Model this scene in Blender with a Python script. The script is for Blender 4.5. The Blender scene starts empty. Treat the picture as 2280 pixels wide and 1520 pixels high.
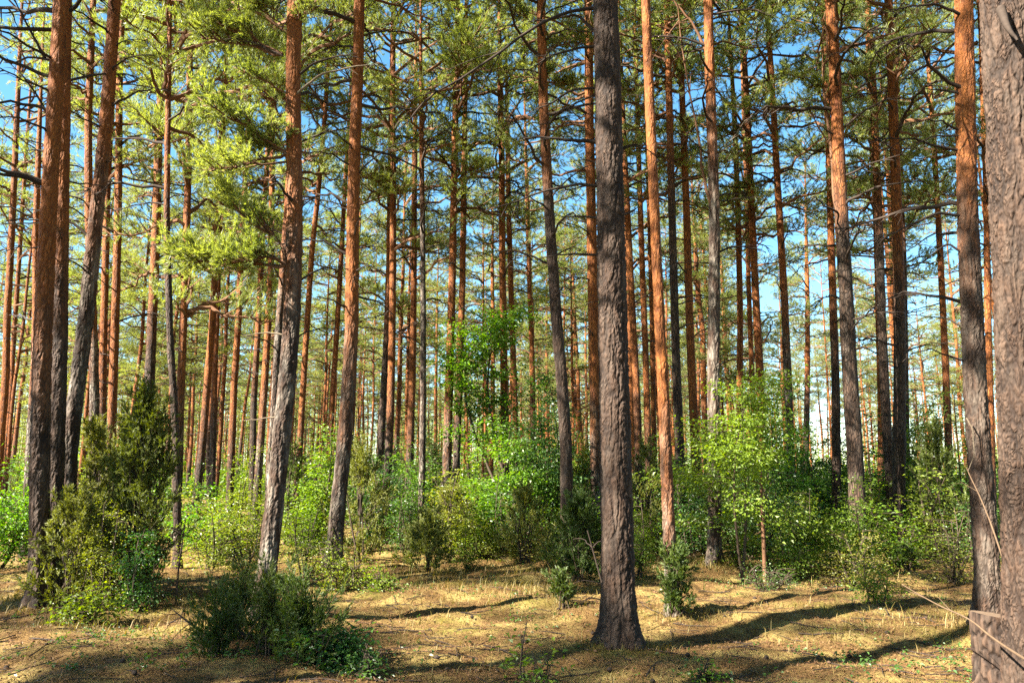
import bpy, math, random
import numpy as np
from mathutils import Vector, Matrix, noise

SEED = 7
random.seed(SEED)
RNG = np.random.default_rng(SEED)
scene = bpy.context.scene
COL = scene.collection
F = 1722.0
CAMZ = 1.6
PITCH = math.atan(300.0 / F)
SUN_DIR = Vector((0.87, 0.50, -0.80)).normalized()      # direction in which the light travels
R = math.radians


# ------------------------------------------------------------------ helpers
MOUNDS = [((px_ - 1140) / F * d_, d_, a_, r_) for px_, d_, a_, r_ in ((90, 10.0, .10, .42), (116, 10.7, .07, .4), (584, 8.9, .10, .42), (1381, 7.75, .11, .45), (1496, 9.4, .06, .3), (1590, 13.6, .10, .5), (742, 14.0, .1, .5), (2200, 8.4, .09, .4), (2320, 5.0, .09, .5), (1262, 14.0, .1, .45))]


def hgt(x, y):
    x = np.asarray(x, float); y = np.asarray(y, float)
    h = 0.07 * np.sin(0.55 * x + 0.8 * y + 1.0) * np.sin(0.5 * y - 0.23 * x + 0.4)
    h = h + 0.035 * np.sin(1.7 * x + 0.6 * y) * np.sin(1.9 * y - 0.5 * x + 2.0)
    h = h + 0.034 * np.sin(3.1 * x - 1.2 * y + 0.5) * np.sin(3.7 * y + 0.9 * x)
    h = h + 0.017 * np.sin(7.3 * x + 2.2 * y) * np.sin(8.1 * y - 1.9 * x + 1.0)
    for mx_, my_, ma_, mr_ in MOUNDS:
        h = h + ma_ * np.exp(-((x - mx_) ** 2 + (y - my_) ** 2) / mr_ ** 2)
    far = np.clip((np.hypot(x, y) - 25) / 60, 0, 1)
    h = h + far * 0.5 * np.sin(0.09 * x + 1.0) * np.sin(0.11 * y)
    return h


def ray(px, py):
    u = (px - 1140.0); v = -(py - 760.0)
    c, s = math.cos(PITCH), math.sin(PITCH)
    return Vector((u, F * c - v * s, F * s + v * c))


def unproj(px, py, d):
    r = ray(px, py)
    return Vector((0, 0, CAMZ)) + r * (d / r.y)


def ground_at(px, py):
    """ground point seen at a pixel of the photograph"""
    r = ray(px, py).normalized()
    t = 1.0
    for i in range(4000):
        p = Vector((0, 0, CAMZ)) + r * t
        if p.z <= float(hgt(p.x, p.y)):
            return p
        t += 0.02 + t * 0.001
    return Vector((0, 0, CAMZ)) + r * t


def proj_x(x, y):
    return 1140 + F * x / (y * math.cos(PITCH))


class MB:
    def __init__(self):
        self.v = []; self.f = []; self.n = 0; self.attr = []
    def add(self, V, Fc, m=0):
        V = np.asarray(V, float).reshape(-1, 3); Fc = np.asarray(Fc, int)
        if len(V) == 0 or len(Fc) == 0:
            return
        self.v.append(V); self.f.append((Fc + self.n, m)); self.n += len(V)
    def mesh(self, name, mats, smooth=True, attr=None):
        me = bpy.data.meshes.new(name)
        V = np.concatenate(self.v)
        me.vertices.add(len(V))
        me.vertices.foreach_set('co', V.astype(np.float32).ravel())
        loops = np.concatenate([f.ravel() for f, m in self.f]).astype(np.int32)
        tot = np.concatenate([np.full(len(f), f.shape[1]) for f, m in self.f])
        mi = np.concatenate([np.full(len(f), m) for f, m in self.f]).astype(np.int32)
        st = np.concatenate([[0], np.cumsum(tot)[:-1]]).astype(np.int32)
        me.loops.add(len(loops)); me.loops.foreach_set('vertex_index', loops)
        me.polygons.add(len(tot)); me.polygons.foreach_set('loop_start', st)
        me.polygons.foreach_set('material_index', mi)
        me.polygons.foreach_set('use_smooth', np.full(len(tot), smooth))
        for m in mats:
            me.materials.append(m)
        me.update(calc_edges=True)
        if attr is not None:
            for k, a in attr.items():
                at = me.attributes.new(k, 'FLOAT', 'POINT')
                at.data.foreach_set('value', np.asarray(a, np.float32))
        return me


def link(name, me, parent=None, loc=None):
    o = bpy.data.objects.new(name, me)
    COL.objects.link(o)
    if parent is not None:
        o.parent = parent
    if loc is not None:
        o.location = loc
    return o


def tag(o, label, cat, group=None, kind=None):
    if label: o['label'] = label
    if cat: o['category'] = cat
    if group: o['group'] = group
    if kind: o['kind'] = kind
    return o


def norm(a):
    return a / np.maximum(np.linalg.norm(a, axis=-1, keepdims=True), 1e-9)


def tube(P, rad, segs=5, cap=False):
    P = np.asarray(P, float); rad = np.asarray(rad, float)
    k = len(P)
    T = norm(np.gradient(P, axis=0))
    m = norm((P[-1] - P[0])[None])[0]
    ref = np.eye(3)[int(np.argmin(np.abs(m)))]
    N = norm(np.cross(T, ref)); B = np.cross(T, N)
    a = np.linspace(0, 2 * np.pi, segs, endpoint=False)
    V = P[:, None, :] + rad[:, None, None] * (np.cos(a)[None, :, None] * N[:, None, :] + np.sin(a)[None, :, None] * B[:, None, :])
    i = np.arange(k - 1)[:, None] * segs; j = np.arange(segs)[None, :]; j2 = (j + 1) % segs
    Q = np.stack([i + j, i + j2, i + segs + j2, i + segs + j], -1).reshape(-1, 4)
    return V.reshape(-1, 3), Q


def needles(C, A, k, blen, length, width, spread, rng, droop=0.0):
    """k needle triangles along each shoot: C starts (n,3), A axes (n,3), blen shoot length"""
    n = len(C)
    A = norm(A)
    u = rng.random((n, k, 1))
    base = C[:, None, :] + A[:, None, :] * u * blen
    rnd = norm(rng.normal(size=(n, k, 3)))
    D = norm(A[:, None, :] + spread * rnd + np.array([0, 0, -droop]))
    S = norm(np.cross(D, rng.normal(size=(n, k, 3)))) * (width / 2)
    L = length * rng.uniform(0.7, 1.15, (n, k, 1))
    tip = base + D * L
    V = np.stack([base - S, base + S, tip], 2).reshape(-1, 3)
    Fc = np.arange(n * k * 3).reshape(-1, 3)
    return V, Fc


def leaves(C, O, size, rng, tilt=0.45, aspect=0.62, fold=0.18):
    """C leaf bases, O outward horizontal dirs; folded diamond leaves facing mostly up"""
    n = len(C)
    nrm = norm(np.array([0, 0, 1.0]) + rng.normal(size=(n, 3)) * tilt)
    D = O + rng.normal(size=(n, 3)) * 0.5
    D = norm(D - nrm * np.sum(D * nrm, -1, keepdims=True))
    S = np.cross(nrm, D)
    L = size * rng.uniform(0.55, 1.2, (n, 1))
    b = C; t = C + D * L - nrm * L * fold
    m = C + D * L * 0.45
    l = m + S * L * aspect / 2 + nrm * L * fold; r = m - S * L * aspect / 2 + nrm * L * fold
    V = np.stack([b, l, t, r], 1).reshape(-1, 3)
    i = np.arange(n)[:, None] * 4
    Fc = np.concatenate([i + [0, 1, 2], i + [0, 2, 3]], 0)
    return V, Fc


# ------------------------------------------------------------------ materials
def newmat(name):
    m = bpy.data.materials.new(name); m.use_nodes = True
    nt = m.node_tree; nt.nodes.clear()
    return m, nt, nt.nodes, nt.links


def N(nt, typ, **kw):
    n = nt.nodes.new(typ)
    for k, v in kw.items():
        setattr(n, k, v)
    return n


def ramp(nt, stops, interp='LINEAR'):
    n = nt.nodes.new('ShaderNodeValToRGB')
    cr = n.color_ramp; cr.interpolation = interp
    while len(cr.elements) < len(stops):
        cr.elements.new(0.5)
    for e, (p, c) in zip(cr.elements, stops):
        e.position = p; e.color = (*c, 1) if len(c) == 3 else c
    return n


def mixc(nt, a, b, fac, mode='MIX'):
    n = nt.nodes.new('ShaderNodeMix'); n.data_type = 'RGBA'; n.blend_type = mode
    for s, v in ((n.inputs[0], fac), (n.inputs[6], a), (n.inputs[7], b)):
        if hasattr(v, 'is_linked'):
            nt.links.new(v, s)
        elif isinstance(v, (int, float)):
            s.default_value = v
        else:
            s.default_value = (*v, 1)
    return n.outputs[2]


def math_(nt, op, a, b=None, c=None, clamp=False):
    n = nt.nodes.new('ShaderNodeMath'); n.operation = op; n.use_clamp = clamp
    for s, v in zip(n.inputs, (a, b, c)):
        if v is None: continue
        if hasattr(v, 'is_linked'): nt.links.new(v, s)
        else: s.default_value = v
    return n.outputs[0]


def noise_(nt, vec, scale, detail=4, rough=0.6, dim='3D'):
    n = N(nt, 'ShaderNodeTexNoise', noise_dimensions=dim)
    n.inputs['Scale'].default_value = scale; n.inputs['Detail'].default_value = detail
    n.inputs['Roughness'].default_value = rough
    if vec is not None: nt.links.new(vec, n.inputs['Vector'])
    return n.outputs['Fac']


def foliage_mat(name, cols, trans=0.35, rough=0.55, tint_col=None, spec=0.35, K=0.6):
    cols = [tuple(c * K for c in q) for q in cols]
    if tint_col: tint_col = tuple(c * K for c in tint_col)
    """leaf or needle material: colours vary per leaf and in soft patches; light passes through"""
    m, nt, nd, lk = newmat(name)
    out = N(nt, 'ShaderNodeOutputMaterial')
    geo = N(nt, 'ShaderNodeNewGeometry'); oi = N(nt, 'ShaderNodeObjectInfo'); tc = N(nt, 'ShaderNodeTexCoord')
    a = math_(nt, 'MULTIPLY', geo.outputs['Random Per Island'], 0.6)
    b = math_(nt, 'MULTIPLY_ADD', noise_(nt, tc.outputs['Object'], 1.6, 2), 0.5, a)
    c = math_(nt, 'MULTIPLY_ADD', oi.outputs['Random'], 0.22, b)
    fac = math_(nt, 'SUBTRACT', c, 0.17, clamp=True)
    k = len(cols)
    rp = ramp(nt, [(i / (k - 1), cols[i]) for i in range(k)])
    lk.new(fac, rp.inputs[0])
    col = rp.outputs[0]
    if tint_col:
        at = N(nt, 'ShaderNodeAttribute', attribute_type='OBJECT', attribute_name='tint')
        col = mixc(nt, col, tint_col, at.outputs['Fac'])
    pb = N(nt, 'ShaderNodeBsdfPrincipled')
    lk.new(col, pb.inputs['Base Color'])
    pb.inputs['Roughness'].default_value = rough
    pb.inputs['Specular IOR Level'].default_value = spec
    tr = N(nt, 'ShaderNodeBsdfTranslucent')
    tcol = mixc(nt, col, (1.0, 0.98, 0.42), 1.0, 'MULTIPLY')
    hs = N(nt, 'ShaderNodeHueSaturation'); hs.inputs['Value'].default_value = 1.5; hs.inputs['Saturation'].default_value = 1.1
    lk.new(tcol, hs.inputs['Color']); lk.new(hs.outputs[0], tr.inputs['Color'])
    mx = N(nt, 'ShaderNodeMixShader'); mx.inputs[0].default_value = trans
    lk.new(pb.outputs[0], mx.inputs[1]); lk.new(tr.outputs[0], mx.inputs[2])
    lk.new(mx.outputs[0], out.inputs['Surface'])
    return m


def wood_mat(name, c1, c2, scale=30, rough=0.85):
    c1 = tuple(c * 0.55 for c in c1); c2 = tuple(c * 0.55 for c in c2)
    m, nt, nd, lk = newmat(name)
    out = N(nt, 'ShaderNodeOutputMaterial'); tc = N(nt, 'ShaderNodeTexCoord'); oi = N(nt, 'ShaderNodeObjectInfo')
    f = noise_(nt, tc.outputs['Object'], scale, 4)
    g = noise_(nt, tc.outputs['Object'], 1.3, 2)
    s = math_(nt, 'MULTIPLY_ADD', g, 0.9, math_(nt, 'MULTIPLY_ADD', f, 0.9, -0.4))
    s = math_(nt, 'MULTIPLY_ADD', oi.outputs['Random'], 0.3, math_(nt, 'SUBTRACT', s, 0.15), clamp=True)
    col = mixc(nt, c1, c2, s)
    pb = N(nt, 'ShaderNodeBsdfPrincipled'); lk.new(col, pb.inputs['Base Color'])
    pb.inputs['Roughness'].default_value = rough; pb.inputs['Specular IOR Level'].default_value = 0.2
    lk.new(pb.outputs[0], out.inputs['Surface'])
    return m


def bark_mat(name, near):
    """Scots pine bark: grey-brown plates below, flaking orange above the height stored on the trunk"""
    m, nt, nd, lk = newmat(name)
    out = N(nt, 'ShaderNodeOutputMaterial'); tc = N(nt, 'ShaderNodeTexCoord'); oi = N(nt, 'ShaderNodeObjectInfo')
    mp = N(nt, 'ShaderNodeMapping'); lk.new(tc.outputs['Object'], mp.inputs['Vector'])
    mp.inputs['Scale'].default_value = (1, 1, 0.27)
    add = N(nt, 'ShaderNodeVectorMath', operation='ADD')
    lk.new(mp.outputs[0], add.inputs[0])
    sc = N(nt, 'ShaderNodeVectorMath', operation='SCALE'); lk.new(oi.outputs['Random'], sc.inputs['Scale']); sc.inputs[0].default_value = (37, 11, 23)
    lk.new(sc.outputs[0], add.inputs[1])
    vec = add.outputs[0]
    sep = N(nt, 'ShaderNodeSeparateXYZ'); lk.new(tc.outputs['Object'], sep.inputs[0])
    z = sep.outputs['Z']
    oz = N(nt, 'ShaderNodeAttribute', attribute_type='OBJECT', attribute_name='orange_height')
    zn = math_(nt, 'MULTIPLY_ADD', noise_(nt, vec, 3.0, 5, 0.7), 4.0, math_(nt, 'SUBTRACT', z, 2.0))
    t = math_(nt, 'MULTIPLY_ADD', math_(nt, 'SUBTRACT', zn, oz.outputs['Fac']), 0.42, 0.5, clamp=True)
    if near:
        ck = N(nt, 'ShaderNodeAttribute', attribute_type='GEOMETRY', attribute_name='crack')
        pl = N(nt, 'ShaderNodeAttribute', attribute_type='GEOMETRY', attribute_name='plate')
        crack, plate = ck.outputs['Fac'], pl.outputs['Fac']
    else:
        v1 = N(nt, 'ShaderNodeTexVoronoi', feature='DISTANCE_TO_EDGE'); v1.inputs['Scale'].default_value = 24; lk.new(vec, v1.inputs['Vector'])
        v2 = N(nt, 'ShaderNodeTexVoronoi', feature='F1'); v2.inputs['Scale'].default_value = 24; lk.new(vec, v2.inputs['Vector'])
        crack = math_(nt, 'SUBTRACT', 1.0, math_(nt, 'MULTIPLY', v1.outputs['Distance'], 7.0, clamp=True), clamp=True)
        s2 = N(nt, 'ShaderNodeSeparateColor'); lk.new(v2.outputs['Color'], s2.inputs[0]); plate = s2.outputs[0]
    fine = noise_(nt, vec, 70, 5, 0.7)
    mid = noise_(nt, vec, 9, 4, 0.65)
    # lower bark
    low = mixc(nt, (0.012, 0.0065, 0.0045), (0.108, 0.066, 0.044), math_(nt, 'MULTIPLY_ADD', plate, 0.55, math_(nt, 'MULTIPLY_ADD', fine, 1.5, -0.55), clamp=True))
    gr = N(nt, 'ShaderNodeAttribute', attribute_type='OBJECT', attribute_name='greyness')
    lich = math_(nt, 'MULTIPLY', math_(nt, 'MULTIPLY_ADD', mid, 5.0, -2.2, clamp=True), gr.outputs['Fac'])
    low = mixc(nt, low, (0.26, 0.24, 0.21), lich)
    # upper bark
    up = mixc(nt, (0.13, 0.034, 0.008), (0.43, 0.165, 0.038), math_(nt, 'MULTIPLY_ADD', plate, 0.5, math_(nt, 'MULTIPLY_ADD', fine, 1.4, -0.5), clamp=True))
    flake = math_(nt, 'MULTIPLY_ADD', noise_(nt, vec, 30, 4, 0.75), 7.0, -4.1, clamp=True)
    up = mixc(nt, up, (0.50, 0.31, 0.16), math_(nt, 'MULTIPLY', flake, 0.65))
    up = mixc(nt, up, (0.06, 0.017, 0.008), math_(nt, 'MULTIPLY', math_(nt, 'MULTIPLY_ADD', noise_(nt, vec, 6.5, 6, 0.75), 6.0, -3.0, clamp=True), 0.7))
    pa = N(nt, 'ShaderNodeAttribute', attribute_type='OBJECT', attribute_name='paleness')
    up = mixc(nt, up, (0.68, 0.50, 0.31), math_(nt, 'MULTIPLY', pa.outputs['Fac'], math_(nt, 'MULTIPLY_ADD', mid, 3.0, -0.7, clamp=True)))
    col = mixc(nt, low, up, t)
    dk = math_(nt, 'MULTIPLY', crack, math_(nt, 'MULTIPLY_ADD', t, -0.45, 0.95))
    col = mixc(nt, col, (0.012, 0.007, 0.005), dk)
    col = mixc(nt, col, (0.74, 0.68, 0.62), 1.0, 'MULTIPLY')
    pb = N(nt, 'ShaderNodeBsdfPrincipled'); lk.new(col, pb.inputs['Base Color'])
    pb.inputs['Roughness'].default_value = 0.8; pb.inputs['Specular IOR Level'].default_value = 0.25
    hgt_ = math_(nt, 'SUBTRACT', math_(nt, 'MULTIPLY_ADD', fine, 0.5, math_(nt, 'MULTIPLY', plate, 0.3)), math_(nt, 'MULTIPLY', crack, 0.9))
    bp = N(nt, 'ShaderNodeBump'); bp.inputs['Strength'].default_value = 0.9 if near else 1.0; bp.inputs['Distance'].default_value = 0.012
    lk.new(hgt_, bp.inputs['Height']); lk.new(bp.outputs[0], pb.inputs['Normal'])
    lk.new(pb.outputs[0], out.inputs['Surface'])
    return m


def ground_mat():
    m, nt, nd, lk = newmat('forest_floor')
    out = N(nt, 'ShaderNodeOutputMaterial'); tc = N(nt, 'ShaderNodeTexCoord')
    v = tc.outputs['Object']
    big = noise_(nt, v, 0.35, 4, 0.6); mid = noise_(nt, v, 1.7, 5, 0.65); fine = noise_(nt, v, 28, 5, 0.75); fin2 = noise_(nt, v, 90, 3, 0.7)
    mp = N(nt, 'ShaderNodeMapping'); lk.new(v, mp.inputs[0]); mp.inputs['Scale'].default_value = (1, 3.2, 1); mp.inputs['Rotation'].default_value = (0, 0, 0.5)
    st = noise_(nt, mp.outputs[0], 34, 4, 0.75)
    litter = mixc(nt, (0.08, 0.038, 0.014), (0.38, 0.225, 0.088), math_(nt, 'MULTIPLY_ADD', fine, 1.9, math_(nt, 'MULTIPLY_ADD', st, 1.2, -1.1), clamp=True))
    straw = mixc(nt, (0.20, 0.13, 0.036), (0.58, 0.42, 0.165), math_(nt, 'MULTIPLY_ADD', fine, 2.0, -0.5, clamp=True))
    moss = mixc(nt, (0.085, 0.092, 0.016), (0.33, 0.30, 0.06), math_(nt, 'MULTIPLY_ADD', fine, 1.8, -0.4, clamp=True))
    c = mixc(nt, litter, straw, math_(nt, 'MULTIPLY_ADD', mid, 7.0, -3.2, clamp=True))
    c = mixc(nt, c, (0.07, 0.028, 0.012), math_(nt, 'MULTIPLY', math_(nt, 'MULTIPLY_ADD', noise_(nt, v, 3.1, 6, 0.75), 7.0, -3.9, clamp=True), 0.75))
    c = mixc(nt, c, moss, math_(nt, 'MULTIPLY', math_(nt, 'MULTIPLY_ADD', noise_(nt, v, 0.75, 5, 0.65), 8.0, -4.3, clamp=True), 0.6))
    c = mixc(nt, c, (0.05, 0.026, 0.014), math_(nt, 'MULTIPLY_ADD', fin2, 5.0, -3.1, clamp=True))
    c = mixc(nt, c, (0.63, 0.65, 0.60), 1.0, 'MULTIPLY')
    pb = N(nt, 'ShaderNodeBsdfPrincipled'); lk.new(c, pb.inputs['Base Color'])
    pb.inputs['Roughness'].default_value = 0.95; pb.inputs['Specular IOR Level'].default_value = 0.1
    h = math_(nt, 'MULTIPLY_ADD', fin2, 0.35, math_(nt, 'MULTIPLY_ADD', st, 0.5, math_(nt, 'MULTIPLY', fine, 1.0)))
    bp = N(nt, 'ShaderNodeBump'); bp.inputs['Strength'].default_value = 0.9; bp.inputs['Distance'].default_value = 0.04
    lk.new(h, bp.inputs['Height']); lk.new(bp.outputs[0], pb.inputs['Normal'])
    lk.new(pb.outputs[0], out.inputs['Surface'])
    return m


M_BARK = bark_mat('pine_bark', False)
M_BARKN = bark_mat('pine_bark_plated', True)
M_LIMB = wood_mat('pine_limb', (0.10, 0.05, 0.03), (0.34, 0.17, 0.085))
M_DEAD = wood_mat('dead_branch_wood', (0.02, 0.013, 0.01), (0.10, 0.07, 0.052))
M_PALE = wood_mat('pale_dead_twig', (0.12, 0.085, 0.055), (0.32, 0.25, 0.17))
M_STEM = wood_mat('shrub_stem', (0.05, 0.035, 0.025), (0.17, 0.12, 0.08))
M_NEEDLE = foliage_mat('pine_needles', [(0.085, 0.13, 0.042), (0.235, 0.275, 0.10), (0.43, 0.45, 0.21)], 0.52, 0.42, (0.34, 0.28, 0.09), K=0.85)
M_JUNI = foliage_mat('juniper_needles', [(0.022, 0.045, 0.010), (0.06, 0.10, 0.02), (0.16, 0.19, 0.04)], 0.32, 0.5, (0.26, 0.26, 0.06), K=0.85)
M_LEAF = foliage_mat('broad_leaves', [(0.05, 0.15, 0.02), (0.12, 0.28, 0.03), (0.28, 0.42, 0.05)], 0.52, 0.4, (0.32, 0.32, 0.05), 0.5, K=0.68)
M_LEAFD = foliage_mat('dark_green_leaves', [(0.035, 0.11, 0.025), (0.075, 0.19, 0.042), (0.15, 0.28, 0.065)], 0.42, 0.38, (0.2, 0.3, 0.08), 0.5)  # deeper green leaf colour of some shrubs, saplings and ground plants
M_YEL = foliage_mat('yellowing_leaves', [(0.15, 0.17, 0.03), (0.28, 0.27, 0.05), (0.44, 0.35, 0.09)], 0.42, 0.5, (0.4, 0.2, 0.06))
M_GRASS = foliage_mat('dry_grass', [(0.11, 0.125, 0.025), (0.26, 0.20, 0.055), (0.42, 0.30, 0.11)], 0.35, 0.6)
M_LITTER = foliage_mat('needle_litter', [(0.07, 0.03, 0.012), (0.21, 0.10, 0.036), (0.40, 0.25, 0.11)], 0.05, 0.7)
M_STICK = wood_mat('thin_stick', (0.09, 0.055, 0.033), (0.26, 0.17, 0.10))
M_GROUND = ground_mat()
M_CUT = wood_mat('cut_wood', (0.10, 0.06, 0.038), (0.27, 0.18, 0.11), 18)

# ------------------------------------------------------------------ ground
def axis(lo, hi, c0, c1, fine):
    xs = list(np.arange(c0, c1, fine)); s = fine; x = xs[-1]
    while x < hi:
        s *= 1.09; x += s; xs.append(x)
    s = fine; x = c0; pre = []
    while x > lo:
        s *= 1.09; x -= s; pre.append(x)
    return np.array(pre[::-1] + xs)

gx = axis(-600, 600, -9, 9, 0.06); gy = axis(-80, 900, 4.2, 17, 0.06)
X, Y = np.meshgrid(gx, gy)
Z = hgt(X, Y)
fine_n = RNG.normal(size=X.shape) * 0.006
Z = Z + np.where((np.abs(X) < 9.2) & (Y < 17.2) & (Y > 4), fine_n, 0)
b = MB(); nx = len(gx); ny = len(gy)
ii = np.arange(ny - 1)[:, None] * nx; jj = np.arange(nx - 1)[None, :]
b.add(np.stack([X, Y, Z], -1), np.stack([ii + jj, ii + jj + 1, ii + nx + jj + 1, ii + nx + jj], -1).reshape(-1, 4))
g = link('ground', b.mesh('ground', [M_GROUND]))
tag(g, 'uneven forest floor of brown needle litter, straw coloured moss and dry grass', 'ground', None, 'structure')


# ------------------------------------------------------------------ tree templates
def limb(mb, p0, az, elev, ln, r0, rng, foliage, start=0.4, nsub=7, tuft_step=0.085, k=12, nl=0.09, nw=0.011, wm=0, nm=1, segs=5):
    hd = np.array([math.cos(az), math.sin(az), 0.0]); sd = np.array([-hd[1], hd[0], 0])
    s = np.linspace(0, 1, 8)[:, None]
    up = math.tan(elev)
    wob = np.cumsum(rng.normal(size=(8, 3)) * 0.035 * ln, 0); wob[0] = 0
    P = p0 + hd * ln * s + np.array([0, 0, 1.0]) * (ln * (up * s - 0.45 * up * s ** 2 - 0.12 * s ** 2)) + wob
    V, Q = tube(P, r0 * (1 - 0.85 * s[:, 0]) + 0.003, segs); mb.add(V, Q, wm)
    cs, As = [], []
    for q in range(nsub):
        t = start + (1 - start) * (q + rng.random()) / nsub
        pi = np.array([np.interp(t, s[:, 0], P[:, c]) for c in range(3)])
        side = -1 if q % 2 else 1
        d = norm((hd * rng.uniform(0.3, 1.0) + sd * side * rng.uniform(0.3, 1.1) + np.array([0, 0, rng.uniform(0.05, 0.55)]))[None])[0]
        l2 = ln * rng.uniform(0.22, 0.5) * (1.15 - 0.55 * t)
        l2 = max(l2, 0.22)
        u = np.linspace(0, 1, 4)[:, None]
        P2 = pi + d * l2 * u + np.array([0, 0, 0.12 * l2]) * u ** 2
        V, Q = tube(P2, 0.011 * (1 - 0.7 * u[:, 0]) + 0.002, 3); mb.add(V, Q, wm)
        m = max(2, int(l2 * 0.8 / tuft_step))
        tt = rng.uniform(0.2, 1.0, m)
        pc = np.stack([np.interp(tt, u[:, 0], P2[:, c]) for c in range(3)], -1)
        ja = rng.normal(size=(m, 3)) * 0.55
        ax = norm(d[None] + ja + np.array([0, 0, 0.45]))
        cs.append(pc + ja * 0.06); As.append(ax)
        # second short shoots
        cs.append(pc + ja * 0.09 + ax * 0.06); As.append(norm(ax + rng.normal(size=(m, 3)) * 0.5))
    cs.append(P[-1:] + rng.normal(size=(3, 3)) * 0.05); As.append(norm(hd[None] + rng.normal(size=(3, 3)) * 0.3 + [0, 0, 0.4]))
    foliage.append((np.concatenate(cs), np.concatenate(As)))


def crown_mesh(seed, L, RAD, k=12, dens=1.0):
    rng = np.random.default_rng(seed)
    mb = MB(); fol = []
    z = 0.0
    while z < L - 0.25:
        t = z / L
        prof = (0.72 + 0.5 * math.sin(min(1, t * 1.5) * math.pi * 0.6)) * (1 - t ** 2.2) ** 0.75
        for q in range(rng.integers(2, 5)):
            if rng.random() < 0.15: continue
            ln = max(0.35, RAD * prof * rng.uniform(0.6, 1.2))
            el = R(rng.uniform(2, 28) + 38 * t)
            limb(mb, np.array([0, 0, z + rng.uniform(-.15, .15)]), rng.uniform(0, 2 * math.pi), el, ln, 0.018 + 0.020 * (1 - t) * ln / RAD * 1.5,
                 rng, fol, 0.38 if t < 0.5 else 0.2, int((4 + 3.6 * ln) * dens) + 1, k=k)
        z += rng.uniform(0.48, 0.9)
    c = np.concatenate([f[0] for f in fol]); a = np.concatenate([f[1] for f in fol])
    V, Fc = needles(c, a, k + 5, 0.13, 0.105, 0.0105, 0.75, rng); mb.add(V, Fc, 1)
    return mb.mesh('pine_crown', [M_LIMB, M_NEEDLE], False)


CROWNS = [crown_mesh(100 + i, L, r) for i, (L, r) in enumerate([(10, 2.2), (9, 2.6), (11, 2.0), (8.5, 2.3), (10, 2.7), (9.5, 1.9), (8, 2.1), (10.5, 2.4)])]
CLEN = [10, 9, 11, 8.5, 10, 9.5, 8, 10.5]


def dead_branch_mb(mb, p0, az, ln, rng, r0=0.014, elev=0.5, m=0, segs=4, twigs=5):
    hd = np.array([math.cos(az), math.sin(az), 0.0]); sd = np.array([-hd[1], hd[0], 0])
    s = np.linspace(0, 1, 9)[:, None]
    wob = np.cumsum(rng.normal(size=(9, 3)) * 0.022 * ln, 0); wob[0] = 0
    e = math.tan(elev)
    P = p0 + hd * ln * s + np.array([0, 0, 1.0]) * (ln * (e * s - (0.62 * e + 0.10) * s ** 2)) + wob
    V, Q = tube(P, r0 * (1 - 0.84 * s[:, 0]) + 0.002, segs); mb.add(V, Q, m)
    for q in range(twigs):
        t = rng.uniform(0.3, 0.95)
        pi = np.array([np.interp(t, s[:, 0], P[:, c]) for c in range(3)])
        d = norm((hd * rng.uniform(0.4, 1) + sd * rng.choice([-1, 1]) * rng.uniform(0.3, 1) + np.array([0, 0, rng.uniform(-0.5, 0.35)]))[None])[0]
        l2 = ln * rng.uniform(0.12, 0.38) * (1.2 - 0.6 * t)
        u = np.linspace(0, 1, 4)[:, None]
        P2 = pi + d * l2 * u + np.array([0, 0, -0.22 * l2]) * u ** 2 + np.concatenate([np.zeros((1, 3)), rng.normal(size=(3, 3)) * 0.03 * l2])
        V, Q = tube(P2, r0 * 0.42 * (1 - 0.8 * u[:, 0]) + 0.0012, 3); mb.add(V, Q, m)


def dead_set_mesh(seed, z0, z1, n):
    rng = np.random.default_rng(seed); mb = MB()
    for i in range(n):
        t = (i + rng.random()) / n
        z = z0 + (z1 - z0) * t ** 0.8
        dead_branch_mb(mb, np.array([0, 0, z]), rng.uniform(0, 6.283), rng.uniform(0.5, 1.1) + 1.1 * t * rng.random(), rng, 0.013 + 0.006 * t, R(rng.uniform(-5, 42)), twigs=3)
    return mb.mesh('dead_branches', [M_DEAD], True)

DEADSETS = [dead_set_mesh(300 + i, 3.0, 9.5, 26) for i in range(6)]


def branch_mesh(seed, pale=False):
    rng = np.random.default_rng(seed); mb = MB()
    dead_branch_mb(mb, np.zeros(3), 0.0, 1.0, rng, 0.018, R(rng.uniform(8, 50)), segs=6, twigs=8)
    return mb.mesh('branch', [M_PALE if pale else M_DEAD], True)

BRANCHES = [branch_mesh(400 + i) for i in range(12)]


def live_branch(seed, ln, k=14):
    rng = np.random.default_rng(seed); mb = MB(); fol = []
    limb(mb, np.zeros(3), 0.0, R(rng.uniform(5, 20)), ln, 0.02, rng, fol, 0.3, int(18 * ln) + 3, tuft_step=0.05, k=k)
    w = mb.mesh('branch', [M_LIMB], True)
    mb2 = MB(); c = np.concatenate([f[0] for f in fol]); a = np.concatenate([f[1] for f in fol])
    V, Fc = needles(c, a, 26, 0.11, 0.075, 0.010, 0.7, rng); mb2.add(V, Fc, 0)
    return w, mb2.mesh('needles', [M_NEEDLE], False)

LIVE = [live_branch(450 + i, 1.3) for i in range(4)]


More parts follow.
